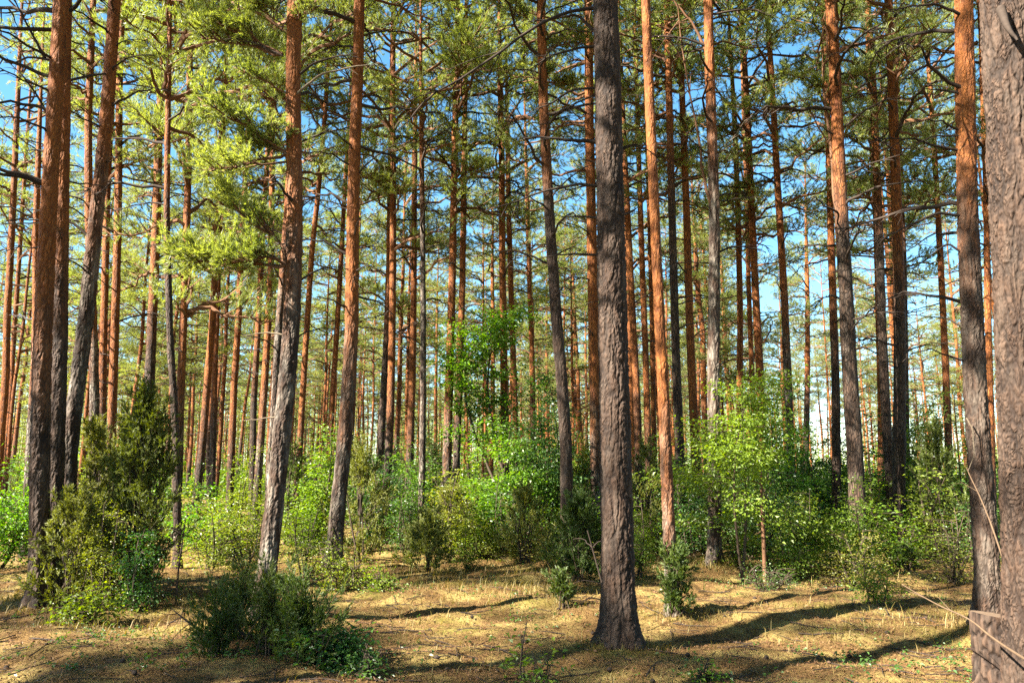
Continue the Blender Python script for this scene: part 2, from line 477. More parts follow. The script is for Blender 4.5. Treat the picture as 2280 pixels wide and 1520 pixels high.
def trunk_template(seed, H=20.0):
    rng = np.random.default_rng(seed)
    z = np.concatenate([np.linspace(-0.3, 0.6, 6)[:-1], np.linspace(0.6, H, 34)])
    ph = rng.uniform(0, 6.28, 4); am = rng.uniform(0.03, 0.09, 2)
    x = am[0] * np.sin(z * 0.33 + ph[0]) + 0.03 * np.sin(z * 0.9 + ph[1]); y = am[1] * np.sin(z * 0.29 + ph[2]) + 0.03 * np.sin(z * 0.8 + ph[3])
    fade = np.clip(z / 2, 0, 1) * np.clip((H * .62 - z) / 3, 0, 1)
    P = np.stack([x * fade, y * fade, z], -1)
    r = 1.0 * (1 - 0.55 * np.clip(z, 0, H) / H) * np.where(z > H * 0.6, np.clip((H - z) / (H * 0.4), 0, 1) ** 0.7, 1) * (1 + 0.35 * np.exp(-np.clip(z, 0, 9) / 0.22))
    r = np.maximum(r, 0.02)
    return P, r

def trunk_mesh_from(P, rad, segs, mat, rng, amp=0.03):
    V, Q = tube(P, rad, segs)
    return V, Q

FILLTR = []
for i in range(8):
    P, r = trunk_template(500 + i)
    rb = [0.105, 0.12, 0.09, 0.13, 0.115, 0.1, 0.14, 0.085][i]
    rng = np.random.default_rng(900 + i)
    V, Q = tube(P, r * rb, 12)
    ax = np.repeat(P, 12, 0)
    V = ax + (V - ax) * (1 + rng.normal(size=(len(V), 1)) * 0.04)
    mb = MB(); mb.add(V, Q)
    FILLTR.append(mb.mesh('pine_trunk', [M_BARK], True))


def pine(name, loc, i, hscale, rscale, lean, rot, orange, grey, label, group, rng, crown_base=None):
    root = bpy.data.objects.new(name, None); COL.objects.link(root)
    root.location = loc
    root.rotation_euler = (lean[0], lean[1], rot)
    tag(root, label, 'pine tree', group)
    t = link('trunk', FILLTR[i % 8], root); t.scale = (rscale, rscale, hscale)
    t['orange_height'] = orange / hscale; t['greyness'] = grey
    ci = int(rng.integers(0, 8))
    H = 20.0 * hscale
    cl = CLEN[ci]; want = H * rng.uniform(0.42, 0.56) if crown_base is None else H - crown_base
    s = want / cl
    c = link('crown', CROWNS[ci], root); c.location = (0, 0, H - want * 0.995); hs = rng.uniform(0.85, 1.12)
    c.scale = (hs, hs, s); c.rotation_euler = (0, 0, rng.uniform(0, 6.28)); c['tint'] = float(rng.choice([0, 0, 0.1, 0.18]))
    d = link('dead_branches', DEADSETS[int(rng.integers(0, 6))], root); d['kind'] = 'stuff'
    d.location = (0, 0, (H - want) - 9.2); d.rotation_euler = (0, 0, rng.uniform(0, 6.28))
    if d.location.z < -1.5: d.location.z = -1.5
    return root


# ------------------------------------------------------------------ trees the photograph shows one by one
# points are (x, y) of the trunk's axis in the photograph, top to bottom; d metres from the viewer; w trunk width in photo pixels near y 760
def smooth(a, k):
    if k < 2: return a
    pad = np.concatenate([np.full(k, a[0]), a, np.full(k, a[-1])])
    return np.convolve(pad, np.ones(2 * k + 1) / (2 * k + 1), 'same')[k:-k]


def real_pine(pts, d, w, label, orange=4.5, grey=0.2, H=20.0, nbranch=10, lod=1, bz=(2.5, 9.0), seed=0, crown=True, blen=(0.7, 1.9), flare=0.5, bside=None, tint=0.0, cb=None):
    rng = np.random.default_rng(1000 + seed)
    W = [unproj(x, y, d) for x, y in pts]
    zs = np.array([p.z for p in W])[::-1]; xs = np.array([p.x for p in W])[::-1]
    gz = float(hgt(xs[0], d))
    if zs[0] > gz:                                          # carry the axis down to the ground
        sl = (xs[1] - xs[0]) / max(zs[1] - zs[0], .1)
        xs = np.concatenate([[xs[0] - sl * (zs[0] - gz)], xs]); zs = np.concatenate([[gz], zs])
    else:
        zs = zs.copy(); zs[0] = gz
    bx = xs[0]
    sl = (xs[-1] - xs[-2]) / max(zs[-1] - zs[-2], .1) * 0.6
    zt = gz + H
    if zs[-1] < zt:
        xs = np.concatenate([xs, [xs[-1] + sl * (zt - zs[-1])]]); zs = np.concatenate([zs, [zt]])
    zvis = unproj(1140, -60, d).z - gz
    if lod == 2:
        za = np.concatenate([np.arange(-0.3, min(zvis, H), 0.0125 * d / 7), np.arange(min(zvis, H), H, 0.4), [H]])
        segs = int(max(60, w / 2280 * 1024 * 4.0))
    else:
        za = np.concatenate([np.arange(-0.3, 1.0, 0.1), np.arange(1.0, H, 0.22), [H]]); segs = 18
    xi = np.interp(za + gz, zs, xs)
    zg = np.linspace(-0.3, H, 400); xg = smooth(np.interp(zg + gz, zs, xs), 9)
    xi = np.interp(za, zg, xg)
    ph = rng.uniform(0, 6.28, 2)
    yi = 0.05 * np.sin(za * 0.35 + ph[0]) * np.clip(za / 3, 0, 1)
    P = np.stack([xi - bx, yi, za], -1)
    zm = max(unproj(1140, 760, d).z - gz, 0.5)
    rm = w / 2 * d / F
    zc = np.clip(za, 0, H)
    rad = rm * (1 - 0.5 * zc / H) / (1 - 0.5 * zm / H) * np.where(zc > H * .6, np.clip((H - zc) / (H * .4), 0.03, 1) ** .7, 1)
    rad = rad * (1 + flare * np.exp(-zc / 0.17))
    V, Q = tube(P, rad, segs)
    axp = np.repeat(P, segs, 0); O = V - axp
    attr = None
    if lod == 2:
        off = Vector((seed * 3.1, seed * 1.7, seed * 0.9))
        nv = len(V); ck = np.zeros(nv); pl = np.zeros(nv); dis = np.zeros(nv)
        for k in range(nv):
            if V[k, 2] > zvis + 0.3: continue
            q = Vector((V[k, 0], V[k, 1], V[k, 2] * 0.55))
            qb = Vector((V[k, 0], V[k, 1], V[k, 2] * 0.22))
            w1 = noise.noise_vector(q * 16 + off) * 0.024 + noise.noise_vector(q * 50 + off) * 0.014
            dd, cc = noise.voronoi((q + w1) * 36 + off); e = dd[1] - dd[0]
            d2, c2 = noise.voronoi((qb + noise.noise_vector(qb * 11 + off) * 0.04 + w1 * 0.5) * 13 + off); e2 = d2[1] - d2[0]
            m = noise.noise(q * 6 + off)
            big = min(1.0, max(0.0, 1.15 - e2 * 6.5))
            ck[k] = max(big * (0.75 + 0.4 * m), min(1.0, max(0.0, 1.1 - e * 4.5)) * min(0.9, max(0.1, 0.5 + 1.1 * m)))
            pl[k] = (noise.cell(cc[0] * 5.3 + Vector((.31, .17, .77))) * 0.5 + 0.5) * 0.6 + (noise.cell(c2[0] * 5.3 + Vector((.11, .57, .37))) * 0.5 + 0.5) * 0.25 + 0.15 + 0.25 * m
            dis[k] = min(e, 0.45) * 0.014 + min(e2, 0.30) * 0.034 + (pl[k] - 0.5) * 0.006 + noise.noise(q * 70 + off) * 0.003 + noise.noise(q * 5 + off) * 0.004 - 0.013
        thick = np.clip(1.25 - 0.6 * (V[:, 2] - orange) / 3, 0.4, 1.15) * min(1, (rm / 0.15)) ** 0.5
        dis *= thick
        fl = np.exp(-np.clip(V[:, 2], 0, 9) / 0.25); th = np.arctan2(O[:, 1], O[:, 0])
        dis += fl * 0.03 * min(1.2, rm / 0.15) * (np.sin(th * 5 + seed) + .6 * np.sin(th * 3 + seed * 2))
        V = V + norm(O) * dis[:, None]
        attr = {'crack': ck, 'plate': pl}
    else:
        V = axp + O * (1 + rng.normal(size=(len(V), 1)) * 0.035)
    mb = MB(); mb.add(V, Q)
    root = bpy.data.objects.new('pine_tree', None); COL.objects.link(root); root.location = (bx, d, gz)
    tag(root, label, 'pine tree')
    t = link('trunk', mb.mesh('pine_trunk', [M_BARKN if lod == 2 else M_BARK], True, attr), root)
    t['orange_height'] = float(orange); t['greyness'] = float(grey)
    if crown:
        ci = int(rng.integers(0, 8)); cb = cb or (H * rng.uniform(0.5, 0.58) if d < 15.5 else rng.uniform(7.6, 9.6))
        c = link('crown', CROWNS[ci], root)
        x0 = np.interp(cb, za, P[:, 0]); x1 = np.interp(H, za, P[:, 0])
        c.location = (x0, np.interp(cb, za, P[:, 1]), cb); c.rotation_euler = (0, math.atan2(x1 - x0, H - cb), 0)
        hs = rng.uniform(0.85, 1.05)
        c.scale = (hs, hs, (H - cb) / CLEN[ci]); c['tint'] = tint
    for q in range(nbranch):
        tt = (q + rng.random()) / nbranch
        z = bz[0] + (bz[1] - bz[0]) * tt
        o = link('branch', BRANCHES[int(rng.integers(0, 12))], root)
        az = rng.uniform(0, 6.283) if bside is None else rng.normal(bside, 0.6)
        rr = np.interp(z, za, rad) * 0.7
        o.location = (np.interp(z, za, P[:, 0]) + rr * math.cos(az), np.interp(z, za, P[:, 1]) + rr * math.sin(az), z)
        ln = rng.uniform(*blen) * (0.35 + 0.65 * tt ** 0.6)
        o.rotation_euler = (0, R(rng.uniform(-8, 12)), az); o.scale = (ln, ln, ln * rng.uniform(0.8, 1.3))
    return root, (bx, gz, za, P, rad, d)


def pixel_branch(tree, pix, r0, seed, name='branch', mat=None, twigs=6, ys=None):
    """one branch as seen in the photograph: pixel polyline at about the trunk's distance"""
    root, (bx, gz, za, P, rad, d) = tree
    rng = np.random.default_rng(seed)
    dd = np.linspace(0, 1, len(pix)) if ys is None else np.array(ys)
    W = np.array([list(unproj(x, y, d + e)) for (x, y), e in zip(pix, dd * 0 if ys is None else dd)]) - np.array([bx, d, gz])
    t = np.linspace(0, 1, len(pix)); s = np.linspace(0, 1, 14)
    C = np.stack([np.interp(s, t, W[:, c]) for c in range(3)], -1)
    C[1:-1] = (C[:-2] + 2 * C[1:-1] + C[2:]) / 4
    ln = np.linalg.norm(C[-1] - C[0])
    C[1:] += np.cumsum(rng.normal(size=(13, 3)) * 0.006 * ln, 0)
    mb = MB(); V, Q = tube(C, r0 * (1 - 0.85 * s) + 0.002, 7); mb.add(V, Q)
    T = norm(np.gradient(C, axis=0))
    for q in range(twigs):
        u = rng.uniform(0.3, 0.97); i = int(u * 13)
        dr = norm((T[i] + rng.normal(size=3) * 0.6)[None])[0]; l2 = ln * rng.uniform(0.1, 0.25)
        v = np.linspace(0, 1, 4)[:, None]
        P2 = C[i] + dr * l2 * v + np.array([0, 0, -0.2 * l2]) * v ** 2
        V, Q = tube(P2, r0 * 0.35 * (1 - 0.8 * v[:, 0]) + 0.0012, 4); mb.add(V, Q)
    return link(name, mb.mesh('branch', [mat or M_DEAD], True), root)


def live_at(tree, px, py, px2, py2, seed, scale=1.0):
    """needled branch leaving the trunk at one pixel towards another"""
    root, (bx, gz, za, P, rad, d) = tree
    rng = np.random.default_rng(seed)
    a = unproj(px, py, d); e = unproj(px2, py2, d - rng.uniform(-0.4, 0.4))
    v = e - a; ln = v.length
    w, n = LIVE[seed % 4]
    o = link('branch', w, root); o.location = a - Vector((bx, d, gz))
    o.rotation_euler = (0, -math.asin(max(-1, min(1, v.z / ln))) + 0.1, math.atan2(v.y, v.x))
    s = ln / 1.3; o.scale = (s, s * scale, s * scale)
    c = link('needles', n, o)
    return o


T = {}
def RP(key, *a, **k):
    T[key] = real_pine(*a, seed=len(T) + 1, **k)

RP('a1', [(136, -40), (112, 450), (100, 760), (90, 1080), (88, 1335)], 10.0, 38, 'dark trunked front pine of the touching pair at the edge of the clearing', orange=3.2, lod=2, nbranch=14, bz=(4.2, 8.5), blen=(1.0, 2.4), bside=3.0)
RP('a2', [(151, -40), (146, 300), (136, 760), (124, 1080), (116, 1320)], 10.7, 31, 'rear pine of the touching pair, black below and orange flecked above, half behind its neighbour', orange=4.4, lod=2, nbranch=12, bz=(4.0, 9), blen=(.6, 1.7))
RP('a3', [(262, -40), (252, 100), (236, 300), (212, 500), (192, 680), (180, 780), (162, 900), (152, 1000), (142, 1290)], 11.2, 33, 'leaning pine with pale grey foot, charred black middle and orange top bending to the right', orange=5.6, grey=0.9, lod=2, nbranch=12, bz=(4, 9), blen=(.6, 1.8))
RP('m1', [(653, 60), (650, 250), (654, 420), (652, 600), (645, 760), (632, 900), (620, 1040), (602, 1200), (590, 1300), (584, 1385)], 8.9, 39, 'grey barked pine with a curved silvery foot rising behind the low dark juniper thicket', orange=4.4, grey=0.95, lod=2, nbranch=6, bz=(2.4, 7.5), blen=(.4, 1.3), tint=0)
RP('m2', [(802, -40), (798, 150), (789, 350), (785, 500), (781, 760), (772, 900), (764, 1010), (750, 1150), (742, 1250)], 14.0, 31, 'thick vivid orange pine with arching side branches and a pale flared foot', orange=3.4, grey=0.7, lod=2, nbranch=24, bz=(4, 11), blen=(.9, 2.6))
RP('c1', [(1345, -40), (1350, 100), (1357, 400), (1365, 760), (1372, 1050), (1376, 1250), (1381, 1430)], 7.75, 67, 'massive dark grey brown pine standing alone in the middle of the clearing', orange=14, grey=0.15, lod=2, nbranch=9, bz=(3.2, 7), blen=(.3, .8))
RP('c2', [(1203, -40), (1207, 150), (1214, 320), (1226, 520), (1240, 720), (1252, 850), (1260, 980), (1263, 1130), (1262, 1240)], 14.0, 26, 'dark gently curved pine just beside the massive central trunk, orange only near its top', orange=7.6, lod=2, nbranch=20, bz=(4.2, 11), blen=(.8, 2.2))
RP('c3', [(1310, 60), (1312, 300), (1319, 600), (1326, 900), (1329, 1080)], 17.0, 25, 'pale pinkish pine partly hidden behind the massive central trunk', orange=2.6, grey=0.8, nbranch=14, bz=(4, 12), blen=(.8, 2))
RP('c4', [(1436, -40), (1446, 200), (1456, 400), (1467, 650), (1475, 800), (1481, 950), (1487, 1100), (1493, 1250), (1496, 1350)], 9.4, 25, 'slim straw pale pine with a bare bright stem, small juniper bush hugging its foot', orange=1.6, grey=0.9, lod=2, nbranch=4, bz=(3, 8), blen=(.3, .7))
RP('d1', [(1574, -40), (1579, 150), (1588, 380), (1592, 500), (1591, 700), (1590, 860), (1592, 1050), (1590, 1255)], 13.6, 27, 'straight pine with white grey foot standing on mossy ground among maple leaves, forking high up', orange=7.4, grey=0.95, lod=2, nbranch=16, bz=(5, 11), blen=(.8, 2.0))
RP('e1', [(1846, -40), (1855, 120), (1868, 420), (1884, 680), (1894, 860), (1905, 1000), (1911, 1160)], 15.0, 32, 'stout two toned pine, black below and bright orange above, with a forked top', orange=7.2, nbranch=18, bz=(4, 11.5), blen=(.9, 2.4))
RP('e2', [(1976, -40), (1983, 150), (1990, 350), (1999, 600), (2003, 760), (2003, 1000), (1999, 1225)], 16.0, 25, 'dark straight pine at whose foot a dead twiggy shrub and dark sprout grow', orange=6.2, nbranch=22, bz=(3.5, 12), blen=(.9, 2.6))
RP('f1', [(2151, -40), (2153, 250), (2156, 500), (2165, 760), (2172, 900), (2180, 1060), (2193, 1180), (2199, 1300), (2200, 1385)], 8.4, 47, 'reddish pine with swollen dark foot right behind the cut stump', orange=4.4, grey=0.35, lod=2, nbranch=9, bz=(2.6, 7.5), blen=(.7, 2.0), bside=3.1)
RP('f2', [(2234, -60), (2253, 250), (2277, 600), (2297, 900), (2312, 1250), (2324, 1600)], 5.0, 134, 'huge coarse barked pine cut off by the picture edge, beside the reddish pine', orange=12, grey=0.1, lod=2, nbranch=1, bz=(3.5, 4.6), blen=(.3, .5), flare=0.2)
# second rank
RP('b1', [(198, 260), (201, 500), (210, 760), (212, 900), (205, 1130)], 17.0, 19, 'grey footed slender pine right behind the leaning pine', orange=4.5, grey=0.9, nbranch=12, bz=(3, 11))
RP('b2', [(242, 400), (236, 600), (229, 800), (226, 950), (222, 1120)], 18.5, 16, 'dark red pine squeezed between the leaning pine and a bright orange one', orange=3.4, nbranch=10, bz=(3, 11))
RP('b3', [(266, 200), (262, 450), (256, 650), (250, 860), (246, 1080)], 18.0, 18, 'bright flaking orange pine behind the pale juniper', orange=2.4, nbranch=12, bz=(3, 11))
RP('b4', [(352, 300), (346, 550), (337, 800), (332, 900), (325, 1080)], 21.0, 21, 'dark pine whose trunk vanishes behind the tall dark juniper', orange=6, nbranch=12, bz=(4, 12))
RP('b5', [(372, 500), (378, 760), (386, 900), (393, 1080), (395, 1243)], 14.0, 15, 'blackish pine touching the flank of the tall dark juniper', orange=6.5, nbranch=7, bz=(4, 9), H=16)
RP('b6', [(421, 100), (419, 350), (414, 600), (407, 800), (402, 930), (397, 1080)], 18.0, 17, 'pale speckled pine immediately beyond the tall dark juniper', orange=3.6, grey=0.7, nbranch=12, bz=(3, 12), cb=5.4)
RP('b7', [(484, 500), (476, 700), (462, 860), (450, 1000), (437, 1110)], 22.0, 15, 'thin pine leaning in from the thin stand, dark foot and orange stem', orange=3.2, nbranch=8, bz=(4, 11))
RP('b8', [(478, 800), (474, 950), (472, 1100)], 25.0, 12, 'thin dark pine close beside a leaning orange stem in the thin stand', orange=4.2, nbranch=8, bz=(4, 11))
RP('b9', [(541, 500), (533, 700), (522, 860), (515, 1020)], 24.0, 14, 'reddish thin pine standing over the yellow green shrubs', orange=3, nbranch=8, bz=(4, 11))
RP('b10', [(582, 600), (574, 760), (565, 900), (562, 1040)], 24.0, 13, 'dull brown thin pine, front one of a close pair near the grey curved pine', orange=5, nbranch=8, bz=(4, 11))
RP('b11', [(606, 350), (602, 600), (592, 800), (583, 950), (576, 1050)], 22.0, 15, 'bright edged thin pine of the close pair near the grey curved pine', orange=3, grey=.8, nbranch=10, bz=(4, 12))
RP('b12', [(629, 620), (616, 780), (607, 950), (599, 1080), (596, 1200)], 16.0, 16, 'pale trunk peeping out behind the grey curved pine', orange=6, grey=0.9, nbranch=6, bz=(4, 9))
RP('b13', [(724, 260), (710, 420), (694, 560), (684, 700), (674, 860), (668, 970)], 20.0, 13, 'slender tilted pine, bright pinkish, between the grey curved pine and the vivid orange one', orange=2, nbranch=10, bz=(4, 12))
RP('b14', [(748, 760), (741, 860), (735, 980)], 27.0, 12, 'thin red pine close behind the vivid orange pine', orange=2, nbranch=8, bz=(4, 12))
RP('g1', [(868, 380), (866, 560), (860, 760), (852, 900), (846, 1040)], 21.0, 14, 'dark stem grown close against a brighter orange pine', orange=6, nbranch=9, bz=(4, 12))
RP('g2', [(875, 215), (876, 400), (875, 650), (871, 850), (866, 1000), (861, 1080)], 20.0, 16, 'clean orange pine with a dark foot behind the brownish juniper', orange=3.6, nbranch=14, bz=(4, 12))
RP('g3', [(922, 450), (921, 650), (918, 860), (913, 1010)], 24.0, 15, 'deep orange pine, dark at the shrub line, next to a thin pale grey stem', orange=3.2, nbranch=10, bz=(4, 12))
RP('g4', [(937, 200), (940, 450), (942, 700), (942, 860), (940, 1050), (936, 1200)], 18.6, 13, 'thin pale grey pine reaching down to the grass', orange=9, grey=1.0, nbranch=12, bz=(4, 11), H=17)
RP('g5', [(1016, 160), (1011, 400), (1006, 650), (1000, 860), (996, 1000), (992, 1160)], 19.5, 18, 'bright orange front pine of the close twin pair left of the leafy maple', orange=2.8, grey=.7, nbranch=14, bz=(4, 12))
RP('g6', [(1036, 200), (1033, 400), (1029, 650), (1023, 860), (1017, 1000), (1012, 1150)], 20.0, 15, 'shaded reddish pine of the close twin pair left of the leafy maple', orange=3.6, nbranch=12, bz=(4, 12))
RP('g7', [(1113, 150), (1117, 350), (1118, 550), (1121, 760), (1123, 880), (1125, 1050)], 20.0, 16, 'orange pine rising straight out of the leafy maple', orange=3, nbranch=16, bz=(4, 12))
RP('g8', [(1133, 480), (1138, 650), (1145, 860), (1149, 1000)], 23.5, 13, 'reddish pine close behind the one rising from the leafy maple', orange=2.6, nbranch=10, bz=(4, 12))
RP('g9', [(1178, 620), (1185, 800), (1187, 950)], 29.0, 11, 'thin stem in the leaves between the leafy maple and the dark curved pine', orange=4, nbranch=8, bz=(4, 12))
RP('h1', [(1389, 320), (1398, 500), (1408, 700), (1417, 860), (1421, 990)], 19.0, 15, 'orange pine first to the right of the massive central trunk, partly overlapped', orange=3, nbranch=12, bz=(4, 12))
RP('h2', [(1424, 400), (1431, 600), (1437, 760), (1440, 860), (1443, 1000)], 20.5, 14, 'speckled pale orange pine in the tight trio beyond the massive central trunk', orange=2.4, grey=.8, nbranch=12, bz=(4, 12))
RP('h3', [(1447, 520), (1452, 700), (1454, 860), (1457, 1010)], 23.0, 11, 'thin deep red pine in the tight trio beyond the massive central trunk', orange=2, nbranch=8, bz=(4, 12))
RP('h4', [(1488, 150), (1495, 400), (1502, 650), (1508, 860), (1514, 1000)], 17.0, 19, 'dark shaded pine close behind the slim straw pale one', orange=9, nbranch=14, bz=(4, 11))
RP('h5', [(1513, 50), (1520, 250), (1527, 450), (1534, 700), (1541, 860), (1547, 980)], 18.5, 18, 'bright orange pine in the gap between slim pale pine and white footed pine', orange=2.2, nbranch=14, bz=(4, 12))
RP('i1', [(1624, 70), (1635, 280), (1643, 500), (1648, 700), (1648, 870)], 21.0, 14, 'reddish pine, first one past the white footed pine', orange=3, nbranch=14, bz=(4, 13))
RP('i2', [(1654, 90), (1663, 250), (1674, 480), (1685, 680), (1692, 800), (1698, 940)], 20.0, 17, 'golden orange pine glowing above the yellow green maple leaves', orange=1.5, nbranch=14, bz=(4, 12))
RP('i3', [(1664, 500), (1670, 700), (1676, 870)], 26.0, 11, 'thin orange stem tucked behind the golden orange pine', orange=2, nbranch=8, bz=(4, 13))
RP('i4', [(1718, 200), (1727, 350), (1735, 480), (1746, 640), (1753, 780), (1759, 920), (1763, 1060)], 19.0, 17, 'isolated curved pine with speckled grey lower stem dropping into the maple leaves', orange=5.4, grey=.9, nbranch=14, bz=(4, 12))
RP('i5', [(1799, 680), (1798, 800), (1796, 900)], 40.0, 11, 'far solitary stem in the bright gap of sky', orange=6, nbranch=8, bz=(4, 13))
RP('e3', [(1847, 330), (1851, 500), (1856, 700), (1860, 860), (1861, 1000)], 19.0, 17, 'slimmer pine leaning alongside the stout two toned pine', orange=5.4, nbranch=12, bz=(4, 12))
RP('e4', [(1936, 60), (1944, 230), (1953, 450), (1962, 700), (1970, 860), (1979, 1000)], 18.0, 19, 'dark brown pine running up close beside the straight dark one', orange=8, nbranch=16, bz=(4, 12))
RP('e5', [(1950, 500), (1955, 750), (1959, 900), (1960, 1010)], 23.0, 12, 'bright orange stem glimpsed behind the dark brown pine', orange=1.5, nbranch=8, bz=(4, 12))
RP('e6', [(2016, 600), (2017, 800), (2018, 1000)], 21.0, 11, 'thin black stem clinging to the far side of the straight dark pine', orange=9, nbranch=8, bz=(4, 12))
RP('e7', [(2070, 180), (2082, 400), (2093, 600), (2104, 800), (2112, 960), (2113, 1010)], 20.0, 14, 'lone light orange pine in front of open sky near the reddish pine', orange=3, nbranch=16, bz=(4, 12))
RP('f3', [(2184, 60), (2192, 250), (2199, 420), (2202, 700), (2207, 1000)], 16.0, 14, 'bright thin pine seen in the slit between the reddish and the huge pine', orange=2, nbranch=8, bz=(5, 11))
RP('j1', [(78, 520), (77, 700), (72, 850), (66, 960), (62, 1060)], 17.0, 15, 'pale dead stem with bare crooked twigs just outside the touching pair', orange=4, grey=1.0, nbranch=16, bz=(3, 10), crown=False, H=14)
RP('j2', [(14, 700), (12, 850), (4, 960)], 22.0, 15, 'orange pine at the picture edge above the bright maple bush', orange=1, nbranch=8, bz=(4, 12))
RP('j3', [(28, 760), (22, 880), (14, 980)], 25.0, 10, 'thin orange pine beside the one at the picture edge', orange=1, nbranch=8, bz=(4, 12))

for k_, v_ in (('c4', 1.0), ('c3', .7), ('h5', .5), ('i2', .3), ('h2', .7), ('g5', .5), ('b13', .6), ('b6', .5), ('g4', .4)):
    T[k_][0].children[0]['paleness'] = v_

# notable branches, as they run in the photograph
pixel_branch(T['c1'], [(1335, 18), (1270, 22), (1190, 62), (1100, 130), (1000, 200), (940, 250), (890, 300)], 0.019, 1, ys=[0, -.1, -.2, -.3, -.4, -.4, -.5])
pixel_branch(T['c1'], [(1340, 85), (1315, 60), (1290, 30), (1240, 45), (1180, 50)], 0.02, 2)
pixel_branch(T['c1'], [(1335, 103), (1290, 105), (1220, 125), (1170, 160)], 0.016, 12)
pixel_branch(T['c1'], [(1335, 198), (1270, 200), (1215, 235), (1190, 245)], 0.014, 3)
pixel_branch(T['c1'], [(1332, 318), (1270, 314), (1200, 308), (1155, 306)], 0.022, 4, twigs=2)
pixel_branch(T['c1'], [(1332, 415), (1290, 410), (1220, 420), (1140, 445), (1060, 470)], 0.016, 5)
pixel_branch(T['c1'], [(1332, 485), (1300, 480), (1260, 482)], 0.014, 6, twigs=1)
pixel_branch(T['c1'], [(1332, 568), (1290, 564), (1240, 565), (1203, 570)], 0.013, 7, twigs=1)
pixel_branch(T['c1'], [(1388, 330), (1410, 322), (1440, 326)], 0.014, 8, twigs=2)
pixel_branch(T['c1'], [(1388, 478), (1412, 468), (1420, 462)], 0.014, 9, twigs=0)
pixel_branch(T['m1'], [(655, 215), (690, 185), (720, 160), (770, 148), (830, 140), (860, 150)], 0.016, 10, mat=M_PALE)
pixel_branch(T['m1'], [(668, 165), (700, 140), (760, 120), (800, 125)], 0.016, 11)
pixel_branch(T['m1'], [(637, 590), (600, 565), (560, 545), (530, 535)], 0.018, 14)
pixel_branch(T['m1'], [(640, 345), (610, 325), (575, 345)], 0.014, 15, mat=M_PALE)
pixel_branch(T['m1'], [(628, 745), (590, 738), (540, 746)], 0.010, 16, mat=M_PALE, twigs=1)
pixel_branch(T['m1'], [(632, 925), (605, 930), (540, 935)], 0.010, 17, mat=M_PALE, twigs=1)
pixel_branch(T['m1'], [(630, 125), (580, 105), (530, 90), (500, 92)], 0.014, 18)
for (s, a) in enumerate([(640, 340, 470, 250), (640, 345, 520, 300), (640, 360, 560, 330), (640, 340, 455, 330), (640, 360, 470, 390), (640, 345, 590, 250),
                         (637, 590, 450, 455), (637, 590, 440, 520), (637, 592, 430, 590), (637, 592, 520, 545), (637, 590, 480, 610),
                         (630, 120, 480, 20), (630, 120, 500, 70), (632, 60, 520, -20), (632, 40, 560, 10), (640, 60, 700, -10), (655, 215, 540, 170)]):
    live_at(T['m1'], *a, seed=s)
for (s, a) in enumerate([(1203, 195, 1265, 180), (1203, 190, 1300, 190), (1203, 195, 1240, 160), (1207, 110, 1290, 60), (1203, 60, 1130, 30)]):
    live_at(T['c2'], *a, seed=s)
for (s, a) in enumerate([(1860, 200, 1930, 150), (1860, 200, 1790, 190), (1862, 300, 1920, 330), (1850, 60, 1760, 60), (1850, 60, 1900, 10)]):
    live_at(T['e1'], *a, seed=s)
pixel_branch(T['e1'], [(1878, 560), (1860, 430), (1838, 180), (1832, 90), (1836, 20)], 0.045, 20, mat=M_LIMB)
pixel_branch(T['e1'], [(1866, 350), (1850, 325), (1825, 290), (1800, 235), (1770, 215)], 0.024, 21, mat=M_LIMB)
pixel_branch(T['d1'], [(1583, 455), (1577, 405), (1560, 330), (1548, 220), (1520, 50), (1500, 10)], 0.03, 22, mat=M_LIMB)
pixel_branch(T['d1'], [(1592, 425), (1600, 330), (1640, 300), (1680, 250)], 0.016, 23, mat=M_PALE)
pixel_branch(T['d1'], [(1570, 110), (1545, 60), (1510, 20), (1480, -20)], 0.03, 24, mat=M_LIMB)
pixel_branch(T['f1'], [(2140, 480), (2090, 475), (2030, 500), (1980, 525), (1940, 528)], 0.017, 25)
pixel_branch(T['f1'], [(2136, 32), (2080, 12), (2020, 15), (1960, 30)], 0.018, 26)
pixel_branch(T['f1'], [(2132, 207), (2100, 200), (2055, 195)], 0.015, 27)
pixel_branch(T['f1'], [(2138, 302), (2080, 305), (2040, 320)], 0.012, 28)
pixel_branch(T['f1'], [(2138, 560), (2110, 540), (2060, 580), (2020, 600)], 0.012, 29)
pixel_branch(T['f1'], [(2145, 730), (2110, 710), (2050, 705)], 0.013, 30, mat=M_PALE)
pixel_branch(T['f1'], [(2152, 930), (2170, 960), (2175, 1010), (2160, 1050)], 0.006, 31, mat=M_PALE, twigs=0, ys=[-.15, -.2, -.2, -.2])
pixel_branch(T['f2'], [(2228, 20), (2240, 60), (2262, 90)], 0.03, 32, twigs=1, ys=[-.2, -.3, -.35])
pixel_branch(T['a1'], [(100, 130), (60, 60), (20, -20)], 0.02, 33)
pixel_branch(T['a1'], [(113, 268), (60, 180), (0, 130)], 0.016, 34)
pixel_branch(T['a1'], [(95, 497), (50, 497), (-10, 505)], 0.012, 35, mat=M_PALE, twigs=2)
pixel_branch(T['a1'], [(115, 135), (70, 125), (20, 145), (-20, 90)], 0.018, 36)
pixel_branch(T['a3'], [(240, 185), (300, 190), (350, 200), (385, 205)], 0.012, 37, twigs=2)

